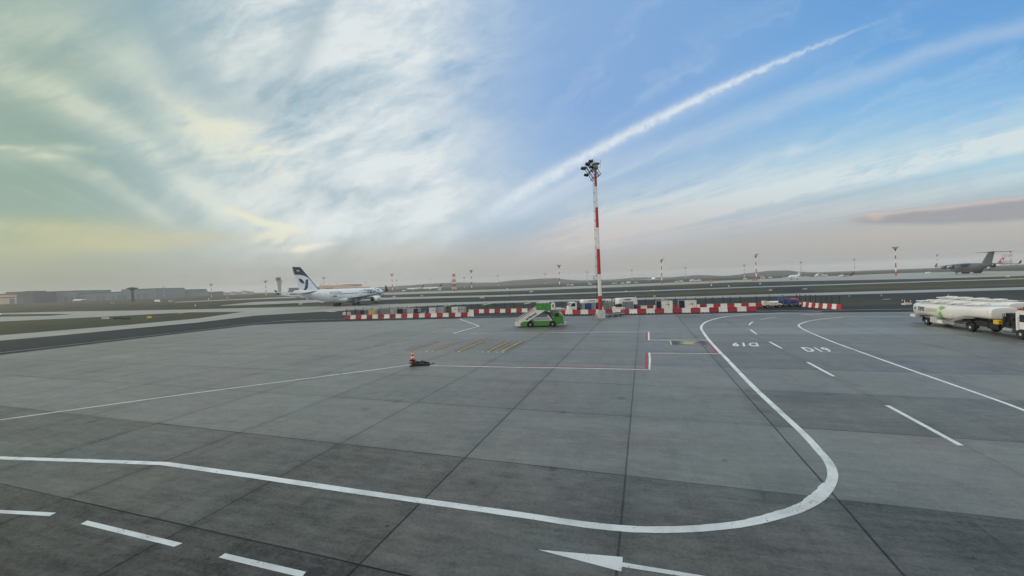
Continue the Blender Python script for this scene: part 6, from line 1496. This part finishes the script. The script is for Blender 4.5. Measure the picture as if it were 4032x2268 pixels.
def field_light(label, px, py, on=False):
    p_ = gp(px, py); p_ = p_ if 0 < p_.y < 900 else at(px, py, 800); t = thing('field_light', label, 'field light', (p_.x, p_.y, (p_.z if abs(p_.z) > .2 else 0)), 0, 'field lights'); k = p_.y / 250
    mb = MB(); mb.cyl((0, 0, -.04), (0, 0, .35 * max(k, .6)), .07 * max(k, .6), n=8); obj('stem', mb, M_signy, t)
    mb = MB(); mb.lathe([(.12 * max(k, .6), .35 * max(k, .6)), (.16 * max(k, .6), .5 * max(k, .6)), (.05, .62 * max(k, .6))], n=10); obj('lamp', mb, mat('lit_lamp', rgb(240, 240, 225), .3, var=0, emit=((1, .95, .8, 1), 1.6)) if on else M_bwhite, t)
for px, py, on, lab in ((822, 1180, 1, 'lit white field light left of the mast past the halls'), (895, 1174.5, 1, 'lit white field light right of the mast past the halls'), (769, 1205, 1, 'lit white field light on the grass before the halls'), (3, 1239, 1, 'lit white field light at the left picture edge'),
   (3553, 1186, 0, 'slim white field light left of the tanker on the grass edge'), (3585, 1190, 0, 'slim white field light nearest the tanker rear'), (3734, 1166, 0, 'white field light on the far asphalt above the tanker'), (3470, 1166, 0, 'white field light above the grass patch, left of the tanker'), (3344, 1169, 0, 'white field light beyond the right end of the fence')):
    field_light(lab, px, py, on)
p_ = gp(3570, 1199.5); t = thing('concrete_slab_stack', 'pale broken concrete slabs lying on the grass edge left of the tanker', 'concrete slabs', p_, .1)
mb = MB(); mb.box((0, 0, .14), (1.6, .7, .28)); mb.box((.3, .05, .34), (1.1, .5, .14), Matrix.Rotation(.1, 3, 'Y')); obj('slab', mb, M_cream, t, 0); mb = MB(); mb.cyl((-.4, 0, .2), (-.45, 0, 1.0), .05, n=6); obj('stake', mb, M_cream, t)

# ------------------------------------------------------------------ far service vehicles
def far_vehicle(kind, label, px, py, Y, rz, col, s=1.0):
    b_ = at(px, py, Y); t = thing(kind, label, {'van': 'van', 'box_truck': 'truck', 'far_stairs': 'stair truck', 'fire_tractor': 'tow tractor'}[kind], (b_.x, Y, b_.z), rz, 'far service vehicles'); t.scale = (s,) * 3
    mb = MB()
    if kind == 'van': mb.prism([(-2.4, .35), (-2.4, 2.0), (1.1, 2.05), (1.9, 1.25), (2.5, 1.05), (2.55, .35)], -.95, .95)
    elif kind == 'box_truck': mb.box((-.8, 0, 1.9), (4.6, 2.3, 2.5)); mb.prism([(1.6, .4), (1.6, 2.3), (2.8, 2.3), (3.2, 1.2), (3.25, .4)], -1.1, 1.1)
    elif kind == 'far_stairs': mb.prism([(-3.6, .4), (-3.6, .9), (1.4, 3.9), (3.4, 3.9), (3.4, 3.4), (1.6, 3.3), (-1.4, 1.3), (3.0, 1.3), (3.0, .4)], -1.1, 1.1)
    else: mb.box((0, 0, .9), (3.4, 1.7, 1.0)); mb.box((-.4, 0, 2.0), (1.4, 1.5, 1.3))
    bd = obj('body', mb, col, t, 0)
    mb = MB()
    for x_ in (-1.5, 1.6):
        for s_ in (-1, 1): mb.wheel((x_, s_ * .85, .38), .38, .26, 'y', 12)
    obj('wheels', mb, M_black, t)
    if kind != 'far_stairs': mb = MB(); mb.box((1.2 if kind == 'van' else (2.3 if kind == 'box_truck' else -.4), 0, 1.6 if kind != 'fire_tractor' else 2.2), (.8, 1.96 if kind == 'van' else (2.24 if kind == 'box_truck' else 1.54), .5)); obj('windows', mb, M_glass, bd, 0)
VH = [('van', 2236, 1124, 620, M_bwhite, 'small white van before the hill, left one by the mast over the stair truck'), ('van', 2252, 1124, 640, M_bwhite, 'small white van before the hill, right one by the mast over the stair truck'),
 ('far_stairs', 2322, 1121, 620, M_bwhite, 'tiny white stair vehicle just left of the big mast'), ('van', 2416, 1118, 600, M_bwhite, 'white van right of the big mast, first of the pair'), ('van', 2424, 1117.7, 610, M_lgrey, 'grey van right of the big mast, second of the pair'),
 ('van', 2453, 1118, 540, M_bwhite, 'white van in front of the mast left of the airliner seen head on'), ('box_truck', 2474, 1116.5, 560, M_bwhite, 'white box truck left of the airliner seen head on'), ('van', 2505, 1115.5, 600, M_lgrey, 'grey van under the left wing of the airliner seen head on'),
 ('van', 2665, 1111.5, 560, M_lgrey, 'grey van under the right wing of the airliner seen head on'), ('van', 2684, 1110, 560, M_bwhite, 'white van right of the airliner seen head on'), ('box_truck', 2725, 1108.5, 500, M_bwhite, 'white box truck between the airliner seen head on and the orange tractor'), ('van', 2744, 1107.5, 520, M_bwhite, 'white van left of the pair before the orange tractor'), ('van', 2753, 1107, 520, M_bwhite, 'white van right of the pair before the orange tractor'),
 ('fire_tractor', 2798, 1109.5, 430, mat('orange_red_paint', rgb(235, 70, 50), .4, var=.05), 'orange red tow tractor on the far apron'),
 ('van', 2935, 1100.5, 420, M_bwhite, 'white van at the foot of the mast left of the dark round hill'), ('van', 2971, 1104.5, 380, M_grey, 'grey van at the foot of the tall one-sided striped mast'),
 ('far_stairs', 3003, 1097, 430, M_bwhite, 'white stair vehicle in front of the dark round hill'), ('van', 3034, 1095, 450, M_bwhite, 'white van between the stair vehicle and the white business jet'),
 ('far_stairs', 3217, 1088.5, 450, M_bwhite, 'white stair vehicle right of the white business jet, left one'), ('far_stairs', 3240, 1087.5, 450, M_bwhite, 'white stair vehicle right of the white business jet, right one'), ('van', 3252, 1086.5, 460, M_bwhite, 'white van right of the two stair vehicles'),
 ('van', 3657, 1078, 330, M_bwhite, 'white van left of the military transport'),
 ('box_truck', 620, 1189.5, 330, M_bwhite, 'white and black box truck before the tallest cargo hall'), ('van', 672, 1189, 420, M_lgrey, 'pale low vehicle right of the white and black box truck'), ('van', 443, 1196, 430, M_grey, 'grey vehicle on the grass before the lower long hall'),
 ('box_truck', 1125, 1166, 330, M_cream, 'cream catering truck beyond the left wing of the white airliner'), ('van', 1590, 1147, 620, M_bwhite, 'white van left of the two small parked airliners'), ('van', 1732, 1142, 600, M_bwhite, 'white van right of the two small parked airliners')]
for kd, px, py, Y, col, lab in VH:
    Yg = gp(px, py).y
    if 0 < Yg < 700: Y = Yg
    far_vehicle(kd, lab, px, py, Y, random.choice((.1, 3.3, 2.9, -.2)), col, 1.0 if kd != 'box_truck' or px > 700 else 1.15)
p_ = at(3968, 1046, 480)
t = thing('antenna_frame', 'red and white panelled antenna frame right behind the red airliner tail', 'antenna', p_, -.6)
mb = MB(); hh = 13.0
for k in range(4):
    mb.mat(0 if k == 3 else 1)
    for x_ in (-4, -1.3, 1.3, 4): mb.bar((x_, 0, hh * k / 4), (x_, 0, hh * (k + 1) / 4), .26)
    mb.bar((-4, 0, hh * (k + 1) / 4), (4, 0, hh * (k + 1) / 4), .3); mb.bar((-4, 0, hh * k / 4), (4, 0, hh * (k + 1) / 4), .22)
obj('lattice', mb, [M_mred, M_mwhite], t, 0)
mb = MB(); mb.box((0, .3, hh * .36), (8.0, .2, hh * .2)); obj('panel', mb, M_lgrey, t, 0)

# ------------------------------------------------------------------ haze
mb = MB(); mb.box((0, 500, 30), (9000, 8000, 90)); hz = obj('haze', mb, M_white, None, 0)
mb = None; hz.data.materials.clear()
hm = bpy.data.materials.new('airfield_haze'); hm.use_nodes = True; t_ = hm.node_tree; t_.nodes.clear()
pv = t_.nodes.new('ShaderNodeVolumePrincipled'); pv.inputs['Color'].default_value = (.97, .97, .97, 1); pv.inputs['Density'].default_value = 0.00018
pv.inputs['Anisotropy'].default_value = .1
ot = t_.nodes.new('ShaderNodeOutputMaterial'); t_.links.new(pv.outputs[0], ot.inputs['Volume']); hz.data.materials.append(hm)
hz['kind'] = 'stuff'; hz['label'] = 'thin grey evening haze over the airfield'; hz['category'] = 'haze'
